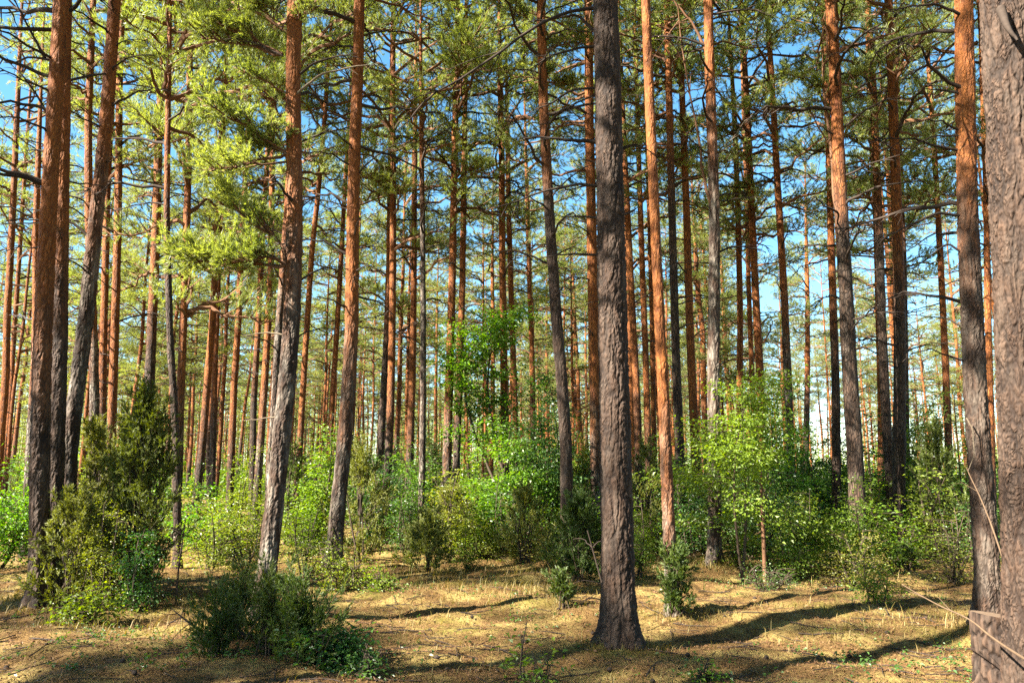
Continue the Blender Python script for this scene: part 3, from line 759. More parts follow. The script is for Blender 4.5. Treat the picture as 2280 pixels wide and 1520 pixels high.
# ------------------------------------------------------------------ the stand behind: pines placed singly
def gp0(px, d):
    x = (px - 1140) / F * d
    return (x, d, float(hgt(x, d)) - 0.01)
ZONES = [(-400, 60, 'outside the touching pair of pines'), (60, 330, 'between touching pair and tall dark juniper'),
         (330, 610, 'between tall dark juniper and grey curved pine'), (610, 780, 'between grey curved pine and vivid orange pine'),
         (780, 1000, 'between vivid orange pine and close twin pair'), (1000, 1240, 'behind the leafy maple, before the dark curved pine'),
         (1240, 1360, 'between dark curved pine and massive central trunk'), (1360, 1590, 'between massive central trunk and white footed pine'),
         (1590, 1760, 'between white footed pine and isolated curved one'), (1760, 1890, 'in the gap before the stout two toned pine'),
         (1890, 2010, 'around the dark straight pine'), (2010, 2170, 'in the sky gap before the reddish pine'), (2170, 2700, 'behind the reddish and the huge pine')]
rng = np.random.default_rng(21)
placed = [(v[1][0], v[1][5]) for v in T.values()]
cnt = 0
tries = 0
while cnt < 224 and tries < 20000:
    tries += 1
    d = 23 + (105 - 23) * rng.random() ** 0.62
    ang = rng.uniform(-0.62, 0.62)
    x = d * math.tan(ang); px = proj_x(x, d)
    if px < -260 or px > 2540: continue
    # thinner stand on the right with sky between
    if px > 1700 and d > 32 and rng.random() < 0.5: continue
    if 1760 < px < 1840 and d < 75: continue
    if 2025 < px < 2120 and d < 60: continue
    ms = 2.3 if d < 60 else 2.0
    if any((x - a) ** 2 + (d - c) ** 2 < ms * ms for a, c in placed): continue
    placed.append((x, d)); cnt += 1
    zi = next(i for i, zz in enumerate(ZONES) if zz[0] <= px < zz[1])
    band = 'mid' if d < 45 else 'far'
    lab = ('slim second rank pine ' if band == 'mid' else 'thin distant pine ') + ZONES[zi][2]
    grp = ('second rank pines ' if band == 'mid' else 'distant pines ') + ZONES[zi][2]
    hs = rng.uniform(0.80, 1.02)
    left = px < 1700
    cb = rng.uniform(7.6, 10.2) if rng.random() < 0.75 else rng.uniform(5.2, 7.6)
    pine('pine_tree', (x, d, float(hgt(x, d)) - 0.02), int(rng.integers(0, 8)), hs, rng.uniform(0.8, 1.15), (rng.normal() * 0.014, rng.normal() * 0.022), rng.uniform(0, 6.28),
         rng.uniform(1.0, 4.5), float(rng.choice([0.1, 0.5, 0.9])), lab, grp, rng, cb)

YP = [(300, 24, 12, 4.5, 'bushy young pine with low light crown above the tall dark juniper'), (490, 26, 12.5, 5.5, 'bushy young pine with low crown over the thin stand'),
      (30, 24, 13, 5.5, 'bushy young pine with low crown at the picture edge'), (190, 30, 12, 5, 'bushy young pine with low crown behind the leaning pine'), (590, 33, 13, 6, 'bushy young pine showing beside the grey curved pine'),
      (720, 30, 12, 6, 'bushy young pine between grey curved pine and vivid orange pine'), (905, 31, 13, 6, 'bushy young pine behind the thin pale grey pine'), (1075, 33, 13, 6.5, 'bushy young pine beyond the leafy maple'),
      (1275, 33, 12.5, 6, 'bushy young pine behind the dark curved pine'), (1465, 34, 13, 6, 'bushy young pine behind the slim straw pale pine'), (1610, 36, 13, 5, 'bushy young pine behind the white footed pine'),
      (1700, 30, 13, 4.5, 'dark bushy young pine left of the isolated curved pine'), (1905, 42, 13, 5, 'bushy young pine behind the stout two toned pine'), (2060, 40, 12, 4.5, 'bushy young pine low in the sky gap'),
      (400, 36, 13, 5, 'farther bushy young pine behind the pale speckled pine'), (120, 38, 13, 5, 'farther bushy young pine behind the touching pair')]
for i, (px, d, H, cb, lab) in enumerate(YP):
    p = gp0(px, d); placed.append((p[0], d))
    pine('young_pine', p, i, H / 20, .7, (0, 0), i * 1.3, 1.5, .5, lab, None, np.random.default_rng(600 + i), cb)

# trees of the same wood beside and behind the viewpoint, whose crowns shade the clearing
rng = np.random.default_rng(5)
SHADE = []
SPOTS = []
for q_, ss in ((6.3, (-3.0,)), (4.9, (-1.5,)), (11.8, (-4.4, -9.0, -13.5)), (6.3, (-18.6, -21.6)), (5.1, (-20.2, -23.4)), (3.9, (-19.6, -22.6)), (2.6, (-21.0,)),
               (-0.6, (-6.5, -9.5, -12.5, -15.5, -18.5)), (-2.9, (-6.5, -9.5, -12.5, -15.5))):
    for s_ in ss:
        SPOTS.append((.87 * s_ - .5 * q_, .5 * s_ + .87 * q_))
NS = len(SPOTS)
cnt = 0; tries = 0
while cnt < 80 and tries < 20000:
    tries += 1
    x = rng.uniform(-34, 26); y = rng.uniform(-24, 24)
    if cnt < NS: x, y = SPOTS[cnt]
    if y > 0 and abs(proj_x(x, max(y, .5)) - 1140) < 1500 and cnt >= NS: continue
    if math.hypot(x, y) < 4: continue
    q = -x * .5 + y * .87
    if cnt >= NS and not (q < -1.5 or (q < 6.3 and .87 * x + .5 * y < -19) or (x > 3 and y < 20)): continue
    if any((x - a) ** 2 + (y - c) ** 2 < 9.5 for a, c in placed + SHADE) and cnt >= NS: continue
    SHADE.append((x, y)); cnt += 1
    pine('pine_tree', (x, y, float(hgt(x, y)) - 0.02), int(rng.integers(0, 8)), rng.uniform(.98, 1.1), rng.uniform(1, 1.3), (rng.normal() * 0.01, rng.normal() * 0.01), rng.uniform(0, 6.28),
         4.0, 0.5, 'tall pine of the same wood standing outside the view and shading the clearing', 'pines outside the view', rng, 9.5).children[1].scale *= 0.5 if (x, y) in (SPOTS[0], SPOTS[1]) else 1.1

# far wood that reads as one mass
rng = np.random.default_rng(33)
mb = MB()
n = 0
while n < 900:
    d = rng.uniform(105, 210); ang = rng.uniform(-0.66, 0.66); x = d * math.tan(ang); px = proj_x(x, d)
    if px > 1720 and rng.random() < 0.6: continue
    n += 1
    H = rng.uniform(15, 20); z0 = float(hgt(x, d)); r = 0.14
    zz = np.array([z0 - 0.3, z0 + H * .5, z0 + H]); P = np.stack([np.full(3, x), np.full(3, d), zz], -1)
    V, Q = tube(P, np.array([r, r * .75, .02]), 6); mb.add(V, Q, 0)
    m = 210
    cb = H * rng.uniform(.04, .5)
    t = rng.random(m); rr = 1.9 * np.sqrt(rng.random(m)) * (1 - t ** 2.5); az = rng.uniform(0, 6.28, m)
    c = np.stack([x + rr * np.cos(az), d + rr * np.sin(az), z0 + cb + (H - cb) * t], -1)
    ax = np.stack([np.cos(az), np.sin(az), rng.uniform(0, .7, m)], -1)
    V, Fc = needles(c, ax, 5, .3, .34, .09, .8, rng); mb.add(V, Fc, 1)
fw = link('distant_wood', mb.mesh('distant_wood', [M_BARK, M_NEEDLE], False)); fw['orange_height'] = 1.0
tag(fw, 'far pine wood closing the view behind all single trunks', 'woodland', None, 'stuff')


# ------------------------------------------------------------------ shrubs and saplings
def stem_curve(p0, p1, rng, k=6, bow=0.12):
    s = np.linspace(0, 1, k)[:, None]
    ln = np.linalg.norm(p1 - p0)
    P = p0 + (p1 - p0) * s + np.sin(s * np.pi) * rng.normal(size=3) * bow * ln * 0.5
    return P


def broadleaf(rng, H, W, n, leaf, stems=5, low=0.15, layered=0.0, sm=0.006):
    st = MB(); pts = []; outs = []
    for i in range(stems):
        az = rng.uniform(0, 6.283); rr = W * 0.28 * math.sqrt(rng.random())
        tip = np.array([rr * math.cos(az), rr * math.sin(az), H * (1.0 if i == 0 else rng.uniform(0.4, 0.95))])
        P = stem_curve(np.array([rng.normal() * .04, rng.normal() * .04, -0.05]), tip, rng, 7)
        s = np.linspace(0, 1, 7)
        r0 = 0.006 + 0.006 * H
        V, Q = tube(P, r0 * (1 - .8 * s) + .002, 5); st.add(V, Q)
        nb = int(7 + 5 * H / max(1, stems * .35))
        for q in range(nb):
            t = low + (1 - low) * (q + rng.random()) / nb
            if layered: t = round(t * layered) / layered + rng.normal() * 0.012
            t = min(max(t, 0.05), 1)
            pi = np.array([np.interp(t, s, P[:, c]) for c in range(3)])
            a2 = rng.uniform(0, 6.283); e2 = R(rng.uniform(5, 45))
            ln = W * 0.5 * rng.uniform(0.2, 1.15) * (1.05 - 0.6 * t) * (0.6 + 0.4 * min(1, t * 3))
            d = np.array([math.cos(a2) * math.cos(e2), math.sin(a2) * math.cos(e2), math.sin(e2)])
            u = np.linspace(0, 1, 4)[:, None]
            P2 = pi + d * ln * u + np.array([0, 0, -0.3 * ln]) * u ** 2
            V, Q = tube(P2, .006 * (1 - .8 * u[:, 0]) + .0015, 3); st.add(V, Q)
            m = max(3, int(n / (stems * nb) * (0.5 + ln / (W * .35))))
            tt = rng.random(m) ** 0.7
            c = np.stack([np.interp(tt, u[:, 0], P2[:, k]) for k in range(3)], -1)
            j = rng.normal(size=(m, 3)) * np.array([1, 1, .45]) * (0.05 + .09 * ln + leaf * .6)
            pts.append(c + j); outs.append(norm(d[None] * [1, 1, .2] + j * 3))
    C = np.concatenate(pts); O = np.concatenate(outs)
    C[:, 2] = np.maximum(C[:, 2], 0.03)
    lf = MB(); V, Fc = leaves(C, O, leaf, rng); lf.add(V, Fc)
    return st, lf


def juniper(rng, H, W, n, k=15, nl=0.048, nw=0.0105, sp=0.55, power=0.75, peak=.3, pl=1.0):
    st = MB()
    for i in range(7):
        az = rng.uniform(0, 6.283); rr = W * .22 * rng.random()
        P = stem_curve(np.array([rng.normal() * .05, rng.normal() * .05, -.05]), np.array([rr * math.cos(az), rr * math.sin(az), H * rng.uniform(.6, .93)]), rng, 6, .06)
        V, Q = tube(P, (0.008 + .008 * H) * (1 - .85 * np.linspace(0, 1, 6)) + .002, 5); st.add(V, Q)
    # plumes: each an upward, outward leaning spray of shoots
    npl = int(n / 22)
    t = rng.random(npl) ** 0.9
    prof = np.where(t < peak, .62 + .38 * t / peak, np.maximum(0.04, (1 - t) / (1 - peak)) ** power)
    az = rng.uniform(0, 6.283, npl); rr = W / 2 * prof * np.sqrt(rng.uniform(.1, 1, npl)) * rng.uniform(.6, 1.25, npl)
    c = np.stack([rr * np.cos(az), rr * np.sin(az), t * H * .93 + .04], -1)
    out = np.stack([np.cos(az), np.sin(az), np.zeros(npl)], -1)
    d = norm(out * rng.uniform(.15, .75, (npl, 1)) + np.array([0, 0, 1.0]) + rng.normal(size=(npl, 3)) * .22)
    ln = rng.uniform(.14, .55, npl) * (0.55 + .22 * H) * pl
    for i in range(npl):
        P = np.stack([c[i] - d[i] * ln[i] * .8, c[i], c[i] + d[i] * ln[i] * .8]); V, Q = tube(P, [.004, .003, .001], 3); st.add(V, Q)
    q = rng.random((npl, 22, 1))
    cc = c[:, None, :] + d[:, None, :] * (q - .25) * ln[:, None, None] + rng.normal(size=(npl, 22, 3)) * .03 * (1.25 - q)
    aa = norm(d[:, None, :] + rng.normal(size=(npl, 22, 3)) * .55)
    V, Fc = needles(cc.reshape(-1, 3), aa.reshape(-1, 3), k, .07, nl, nw, sp, rng)
    lf = MB(); lf.add(V, Fc)
    return st, lf


def shrub(name, loc, st, lf, smat, lmat, label, cat, group=None, tint=0.0, rot=None):
    root = bpy.data.objects.new(name, None); COL.objects.link(root); root.location = loc
    tag(root, label, cat, group)
    a = link('stem', st.mesh('shrub_stem', [smat], True), root)
    c = link('foliage', lf.mesh('shrub_foliage', [lmat], False), root); c['tint'] = tint
    return root


def gp(px, d):
    x = (px - 1140) / F * d * math.cos(PITCH)
    return Vector((x, d, float(hgt(x, d)) - 0.01))


def place(kind, px, d, ytop, wpx, label, n, mat=None, leaf=0.05, tint=0.0, seed=0, name=None, cat='shrub', **kw):
    rng = np.random.default_rng(2000 + seed + int(px))
    if d > 9 and kind == 'b': leaf *= .85; n = int(n * 1.15)
    loc = gp(px, d)
    H = unproj(px, ytop, d).z - loc.z
    W = wpx * d / F
    if kind == 'b':
        if d > 10 and wpx > 100: W *= 1.2; n = int(n * .95)
        st, lf = broadleaf(rng, H, W, n, leaf, **kw)
        return shrub(name or 'shrub', loc, st, lf, M_STEM, mat or M_LEAF, label, cat, None, tint)
    st, lf = juniper(rng, H, W, n, **kw)
    return shrub(name or 'juniper_bush', loc, st, lf, M_STEM, mat or M_JUNI, label, cat if cat != 'shrub' else 'juniper', None, tint)

# junipers
place('j', 318, 10.6, 872, 175, 'tall dense dark green juniper column, the tallest juniper', 5200, tint=0.3, power=.9)
place('j', 268, 11.2, 925, 130, 'lighter olive juniper leaning on the tall dark juniper', 1900, tint=0.6)
place('j', 205, 11.6, 940, 110, 'loose yellowish juniper in front of the leaning pine foot', 1900, tint=0.75)
place('j', 800, 15.5, 985, 150, 'brownish open juniper beside the vivid orange pine', 2400, tint=0.6)
place('j', 1288, 12.2, 1120, 150, 'very dark low juniper under the dark curved pine', 2600, tint=0.0)
place('j', 1497, 9.3, 1235, 62, 'small dark juniper hugging the foot of the slim pale pine', 700, tint=0.0)
place('j', 1249, 9.9, 1283, 34, 'knee high lone dark juniper sprout on the grass', 260, tint=0.05)
place('j', 2085, 15.5, 935, 110, 'broad deep green juniper between the straight dark pine and the reddish pine', 3000, tint=0.15)
place('j', 960, 14.0, 1150, 130, 'low bronze green juniper on the grass near the thin pale grey pine', 1500, tint=0.5)
place('j', 1005, 16.2, 1085, 150, 'pale straw tinted juniper at the foot of the twin pair', 1700, tint=0.8)
place('j', 1170, 15.0, 1090, 130, 'yellowing sparse juniper before the leafy maple', 1500, tint=0.9)
place('j', 1305, 18.0, 990, 90, 'golden tinted juniper tucked between the curved pine and the massive trunk', 1300, tint=0.9)
place('j', 1440, 17.5, 985, 110, 'olive juniper at the foot of the tight pine trio', 1600, tint=0.7)
place('j', 545, 7.9, 1330, 120, 'ragged dark juniper at the outer end of the low thicket', 935, tint=0.1, nl=.036, nw=.0075, pl=1.9, power=1.3)
place('j', 612, 7.2, 1318, 60, 'narrow upright juniper spire in the middle of the low thicket', 715, tint=0.15, nl=.036, nw=.0075, pl=1.9, power=1.3)
place('j', 690, 6.9, 1372, 150, 'sprawling shaded juniper at the front of the low thicket', 1265, tint=0.0, nl=.036, nw=.0075, pl=1.9, power=1.3)
place('j', 505, 7.2, 1400, 110, 'wide juniper spray lying low on the shadow edge', 715, tint=0.05, nl=.036, nw=.0075, pl=1.9, power=1.3)
place('j', 2005, 14.0, 1225, 45, 'small dark sprout at the foot of the straight dark pine', 380, tint=0.0)
# broadleaf
place('b', 20, 14.5, 985, 230, 'bright green maple bush at the very edge beside the touching pair', 3800, tint=0.1, leaf=.085, stems=6)
place('b', -40, 13.0, 1080, 230, 'darker hazel bush below the bright edge maple', 2600, tint=0.0, leaf=.07)
place('j', 180, 10.0, 1100, 150, 'feathery yellow green bush around the feet of the touching pair', 1700, tint=0.6, power=.5, peak=.4)
place('b', 250, 9.8, 1120, 150, 'fine leaved rowan bush at the base of the junipers', 1900, tint=0.7, leaf=.036, stems=7)
place('b', 335, 9.7, 1175, 110, 'blue green small leaved bush below the tall dark juniper', 1500, mat=M_LEAFD, leaf=.045)
place('b', 225, 8.9, 1300, 170, 'low glossy pale leaved bramble in the sun before the junipers', 700, tint=0.5, leaf=.055, stems=8)
place('b', 455, 16.5, 1085, 130, 'compact vivid green maple clump in front of the thin stand', 1500, leaf=.09, tint=0.0)
place('b', 545, 16.0, 1010, 170, 'yellow green birch bush left of the grey curved pine', 3000, leaf=.06, tint=0.55)
place('b', 480, 13.5, 1130, 190, 'sparse sunny sapling thicket before the vivid maple clump', 2000, leaf=.045, tint=0.6, stems=9)
place('b', 555, 12.5, 1150, 150, 'thin leaved yellow sapling group beside the silvery trunk foot', 1300, leaf=.04, tint=0.65, stems=9)
place('b', 700, 17.0, 955, 160, 'bright lime maple between the grey curved pine and the vivid orange pine', 4200, leaf=.085, tint=0.25)
place('b', 690, 13.5, 1110, 150, 'loose olive sapling group behind the silvery trunk foot', 1500, leaf=.045, tint=0.4, stems=8)
place('b', 770, 11.5, 1190, 170, 'airy yellow leaved sapling group in front of the flared orange pine foot', 1500, leaf=.04, tint=0.55, stems=9)
place('b', 860, 11.2, 1255, 90, 'low bright green seedling clump on the litter', 420, leaf=.055, tint=0.4, stems=6)
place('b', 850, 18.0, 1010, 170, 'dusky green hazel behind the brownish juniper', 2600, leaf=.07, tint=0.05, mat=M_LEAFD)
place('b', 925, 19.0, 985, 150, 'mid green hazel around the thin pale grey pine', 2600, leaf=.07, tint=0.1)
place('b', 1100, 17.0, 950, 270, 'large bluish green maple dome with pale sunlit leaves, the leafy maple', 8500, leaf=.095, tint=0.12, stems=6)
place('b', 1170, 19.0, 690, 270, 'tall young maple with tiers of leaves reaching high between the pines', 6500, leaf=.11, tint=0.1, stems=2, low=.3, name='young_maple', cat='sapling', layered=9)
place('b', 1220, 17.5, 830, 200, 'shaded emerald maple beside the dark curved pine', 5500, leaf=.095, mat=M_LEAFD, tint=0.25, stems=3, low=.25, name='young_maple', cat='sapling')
place('b', 1075, 15.5, 1130, 170, 'lemon green bush at the hem of the leafy maple', 2000, leaf=.055, tint=0.6)
place('b', 1225, 14.0, 1160, 120, 'yellowing small shrub left of the very dark juniper', 1100, leaf=.05, mat=M_YEL)
place('b', 1300, 20.0, 930, 100, 'pale leaved hazel glimpsed in the slot beside the massive trunk', 1600, leaf=.08, tint=0.5)
place('b', 1420, 12.5, 1110, 110, 'slender hazel sapling close right of the massive trunk', 900, leaf=.05, tint=0.3, stems=4)
place('b', 1450, 21.0, 965, 150, 'low green hazel belt piece below the tight pine trio', 2200, leaf=.08, tint=0.1)
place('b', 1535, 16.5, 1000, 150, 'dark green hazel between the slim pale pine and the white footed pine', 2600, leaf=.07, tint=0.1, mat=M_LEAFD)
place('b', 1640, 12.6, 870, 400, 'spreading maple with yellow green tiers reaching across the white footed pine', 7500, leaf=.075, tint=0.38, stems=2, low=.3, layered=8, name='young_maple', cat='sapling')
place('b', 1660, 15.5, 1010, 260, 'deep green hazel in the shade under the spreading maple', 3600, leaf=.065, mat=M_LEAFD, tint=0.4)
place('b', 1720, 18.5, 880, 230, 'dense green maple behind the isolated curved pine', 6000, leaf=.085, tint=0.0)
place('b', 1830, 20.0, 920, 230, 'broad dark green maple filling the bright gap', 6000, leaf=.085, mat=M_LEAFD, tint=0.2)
place('b', 1790, 15.0, 1090, 230, 'wide lime tinted hazel sweep before the stout pine', 5200, leaf=.055, tint=0.5, stems=8)
place('b', 1900, 13.5, 1050, 160, 'dappled hazel in front of the stout two toned pine', 2500, leaf=.055, tint=0.3)
place('b', 1950, 19.0, 985, 130, 'green maple between the stout pine and the straight dark pine', 2200, leaf=.08, tint=0.15)
place('b', 2060, 19.5, 880, 170, 'tall leafy hazel against the open sky gap', 4500, leaf=.08, tint=0.3, stems=4)
place('b', 2145, 17.0, 880, 150, 'sunny green hazel against the reddish pine', 2600, leaf=.075, tint=0.25, stems=4)
place('b', 2100, 12.5, 1130, 190, 'pale straw green bush with many dry twigs near the reddish pine', 1700, leaf=.04, tint=0.8, stems=12)
place('b', 1890, 12.0, 1180, 190, 'low yellow rusty tipped bush on the moss', 1600, leaf=.045, mat=M_YEL, stems=9)
place('b', 1930, 9.9, 1235, 110, 'light green rowan sapling alone on the sunny litter', 650, leaf=.05, tint=0.4, stems=3)
place('b', 1735, 13.0, 1160, 150, 'shady low bush around the thin broken stem', 1500, leaf=.05, tint=0.3)
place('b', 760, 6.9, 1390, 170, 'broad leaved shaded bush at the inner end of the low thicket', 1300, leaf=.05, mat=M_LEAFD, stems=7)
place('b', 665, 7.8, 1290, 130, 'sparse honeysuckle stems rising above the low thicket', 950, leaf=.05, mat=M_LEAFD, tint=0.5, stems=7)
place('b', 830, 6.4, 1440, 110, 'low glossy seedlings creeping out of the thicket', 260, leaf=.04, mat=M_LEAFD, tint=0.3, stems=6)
place('b', 1160, 6.55, 1380, 62, 'tiny birch seedling with round leaves on shaded litter', 70, leaf=.055, tint=0.35, stems=2, name='birch_seedling', cat='seedling')
place('b', 1205, 6.2, 1450, 80, 'flat patch of small seedlings beside the tiny birch seedling', 90, leaf=.045, tint=0.25, stems=6, name='seedling_patch', cat='seedling')
place('b', 1553, 6.5, 1465, 55, 'tuft of vivid green bilberry leaves on the dark litter', 150, leaf=.035, tint=0.1, stems=8, name='bilberry_tuft', cat='bilberry')
place('b', 1700, 11.2, 1262, 150, 'flat bilberry cushion along the mossy shadow', 900, leaf=.03, mat=M_LEAFD, tint=0.5, stems=12, name='bilberry_cushion', cat='bilberry')


# thin broken stem in the maples
rngs = np.random.default_rng(77)
mb = MB(); p0 = gp(1703, 12.3)
W = np.array([list(unproj(x, y, 12.3)) for x, y in [(1703, 1285), (1700, 1200), (1696, 1120), (1694, 1050)]]) - np.array(p0); W[0, 2] = -0.05
V, Q = tube(W, [.035, .03, .027, .02], 8); mb.add(V, Q)
for q in range(5):
    dead_branch_mb(mb, W[1] + (W[3] - W[1]) * rngs.random(), rngs.uniform(0, 6.28), .35, rngs, .006, .5, twigs=2)
o = link('broken_stem', mb.mesh('broken_stem', [M_LIMB], True), None, p0)
tag(o, 'thin reddish bare broken stem standing in front of the spreading maple', 'dead tree')
for (px, d, yt, lab, sd) in [(412, 9.9, 1150, 'thin black bare sapling stem beside the blackish pine', 1), (1370, 8.6, 1180, 'crooked black dead stem leaning against the back of the massive trunk', 3)]:
    rngs = np.random.default_rng(700 + sd); p0 = gp(px, d); Hh = unproj(px, yt, d).z - p0.z
    mb = MB(); P = stem_curve(np.array([0, 0, -.05]), np.array([rngs.normal() * .08 - (.35 if sd == 3 else 0), 0, Hh]), rngs, 7, .1)
    V, Q = tube(P, .013 * (1 - .7 * np.linspace(0, 1, 7)) + .002, 6); mb.add(V, Q)
    for q in range(7):
        i = rngs.integers(2, 7); dead_branch_mb(mb, P[i], rngs.uniform(0, 6.28), Hh * .3, rngs, .004, .6, twigs=2)
    o = link('dead_sapling', mb.mesh('dead_sapling', [M_DEAD], True), None, p0); tag(o, lab, 'dead sapling')

# bare crooked branch at the low thicket
p0 = gp(460, 7.6); rngs = np.random.default_rng(88)
W = np.array([list(unproj(x, y, 7.6)) for x, y in [(470, 1440), (440, 1400), (412, 1378), (395, 1365), (380, 1352)]]) - np.array(p0)
mb = MB(); V, Q = tube(W, [.016, .013, .010, .006, .003], 6); mb.add(V, Q)
for i, ends in enumerate([[(425, 1385), (405, 1400), (385, 1420), (378, 1440)], [(405, 1372), (380, 1385), (365, 1405), (368, 1430)], [(395, 1365), (372, 1368), (350, 1362)], [(440, 1400), (440, 1420), (415, 1440), (390, 1446)], [(420, 1382), (425, 1400), (412, 1425)]]):
    w = np.array([list(unproj(x, y, 7.6 + rngs.normal() * .03)) for x, y in ends]) - np.array(p0)
    V, Q = tube(w, np.linspace(.005, .0018, len(w)), 4); mb.add(V, Q)
o = link('dead_branch', mb.mesh('dead_branch', [M_DEAD], True), None, p0); tag(o, 'black bare curling branch poking out of the low thicket over sunny litter', 'dead branch')
# a second one, straight
W = np.array([list(unproj(x, y, 7.3)) for x, y in [(545, 1415), (510, 1370), (488, 1345)]]); mb = MB(); V, Q = tube(W - W[0], [.016, .012, .006], 6); mb.add(V, Q)
o = link('dead_branch', mb.mesh('dead_branch', [M_DEAD], True), None, W[0]); tag(o, 'short straight dark stick slanting up inside the low thicket', 'dead branch')

# pale twigs at the reddish pine
def pix_twig(pix, ds, r, label, cat, name, mat, side=0, seed=0):
    rngs = np.random.default_rng(seed)
    W = np.array([list(unproj(x, y, d)) for (x, y), d in zip(pix, ds)])
    t = np.linspace(0, 1, len(W)); s = np.linspace(0, 1, 24)
    C = np.stack([np.interp(s, t, W[:, c]) for c in range(3)], -1)
    for _ in range(2): C[1:-1] = (C[:-2] + 2 * C[1:-1] + C[2:]) / 4
    o0 = C[0].copy(); C = C - o0
    mb = MB(); V, Q = tube(C, np.linspace(r, r * .35, 24), 7); mb.add(V, Q)
    for q in range(side):
        i = rngs.integers(4, 20); d = norm((C[i + 1] - C[i] + rngs.normal(size=3) * .03)[None])[0]; u = np.linspace(0, 1, 4)[:, None]
        V, Q = tube(C[i] + d * .16 * u + np.array([0, 0, .05]) * u, r * .4 * (1 - .7 * u[:, 0]), 4); mb.add(V, Q)
    o = link(name, mb.mesh(name, [mat], True), None, o0); tag(o, label, cat)
    return o
pix_twig([(2276, 1345), (2255, 1300), (2232, 1240), (2205, 1160), (2180, 1100), (2160, 1060), (2152, 1040)], [6.2, 6.6, 7.2, 7.7, 7.9, 8.0, 8.05], .011, 'thin tan fallen stick leaning from the huge pine onto the reddish pine', 'stick', 'leaning_stick', M_STICK, 2, 3)
pix_twig([(2285, 1468), (2240, 1440), (2200, 1412), (2170, 1385), (2140, 1368), (2100, 1352), (2050, 1325), (2008, 1300)], [4.3, 4.7, 5.1, 5.4, 5.6, 5.8, 6.1, 6.4], .0085, 'long springy pale twig arching in front of the cut stump', 'twig', 'arching_twig', M_STICK, 2, 4)

# cut stump
d = 6.25
p0 = gp(2186, d); mb = MB(); rs = np.random.default_rng(9)
Htop = unproj(2180, 1368, d).z - p0.z
ns = 90; zs_ = np.concatenate([np.linspace(-.08, Htop, 60)])
Vs = []; ck = []; pl = []
for z in zs_:
    for i in range(ns):
        a = i / ns * 2 * math.pi
        r = 0.165 * (1 + .22 * math.exp(-max(z, 0) / .14) * (1 + .5 * math.sin(5 * a))) * (1 + .04 * math.sin(3 * a + 1))
        q = Vector((r * math.cos(a), r * math.sin(a), z * .36)); dd, cc = noise.voronoi(q * 21 + Vector((5, 3, 1)))
        e = dd[1] - dd[0]; r += min(e, .3) * .05 + noise.noise(q * 40) * .004
        zz = z - (0.02 * math.cos(a) if z > Htop - .02 else 0)
        Vs.append((r * math.cos(a), r * math.sin(a), zz)); ck.append(max(0, 1 - e * 4)); pl.append(noise.cell(cc[0] * 5.3) * .5 + .5)
Vs = np.array(Vs); k = len(zs_)
i_ = np.arange(k - 1)[:, None] * ns; j_ = np.arange(ns)[None, :]; j2 = (j_ + 1) % ns
mb.add(Vs, np.stack([i_ + j_, i_ + j2, i_ + ns + j2, i_ + ns + j_], -1).reshape(-1, 4))
root = bpy.data.objects.new('tree_stump', None); COL.objects.link(root); root.location = p0
tag(root, 'low dark cut stump with a flat sawn top in front of the reddish pine', 'stump')
bk = link('bark', mb.mesh('stump_bark', [M_BARKN], True, {'crack': ck, 'plate': pl}), root); bk['orange_height'] = 30.0; bk['greyness'] = .1
top = Vs[-ns:]; cen = top.mean(0) + [0, 0, .003]; mb = MB()
mb.add(np.concatenate([top * [.99, .99, 1] + [0, 0, -.002], [cen]]), np.stack([np.arange(ns), (np.arange(ns) + 1) % ns, np.full(ns, ns)], -1))
link('cut_face', mb.mesh('stump_cut_face', [M_CUT], False), root)

# undergrowth further in: single bushes from a few grown shapes
TB = []
for i in range(7):
    r_ = np.random.default_rng(3000 + i)
    if i < 5:
        st, lf = broadleaf(r_, [2.0, 2.6, 1.6, 3.2, 2.2][i], [2.0, 2.2, 2.2, 2.4, 1.8][i], 1000, .085, stems=5)
        TB.append(('shrub', st.mesh('shrub_stem', [M_STEM]), lf.mesh('shrub_foliage', [M_LEAF if i % 2 == 0 else M_LEAFD], False)))
    else:
        st, lf = juniper(r_, 2.2, 1.0, 1500, k=10, nl=.05, nw=.013)
        TB.append(('juniper_bush', st.mesh('shrub_stem', [M_STEM]), lf.mesh('shrub_foliage', [M_JUNI], False)))
rng = np.random.default_rng(51); taken = []; c = 0; tries = 0
while c < 215 and tries < 9000:
    tries += 1
    d = rng.uniform(19, 55); px = rng.uniform(-120, 2400)
    if 330 < px < 640 and rng.random() < .6: continue
    x = (px - 1140) / F * d
    if any((x - a) ** 2 + (d - e) ** 2 < 1.6 for a, e in taken): continue
    taken.append((x, d)); c += 1
    i = int(rng.integers(0, 7)); zi = next(q for q, zz in enumerate(ZONES) if zz[0] <= px < zz[1])
    nm, a, b_ = TB[i]
    root = bpy.data.objects.new(nm, None); COL.objects.link(root); root.location = (x, d, float(hgt(x, d)) - .02)
    root.rotation_euler = (0, 0, rng.uniform(0, 6.28)); s = rng.uniform(.65, 1.25); root.scale = (s * 1.1, s * 1.1, s)
    what = 'green leafy understorey bush ' if nm == 'shrub' else 'dark juniper of the understorey '
    tag(root, what + ZONES[zi][2], 'shrub' if nm == 'shrub' else 'juniper', ('leafy understorey ' if nm == 'shrub' else 'understorey junipers ') + ZONES[zi][2])
    link('stem', a, root); f_ = link('foliage', b_, root); f_['tint'] = float(rng.uniform(0, .6))

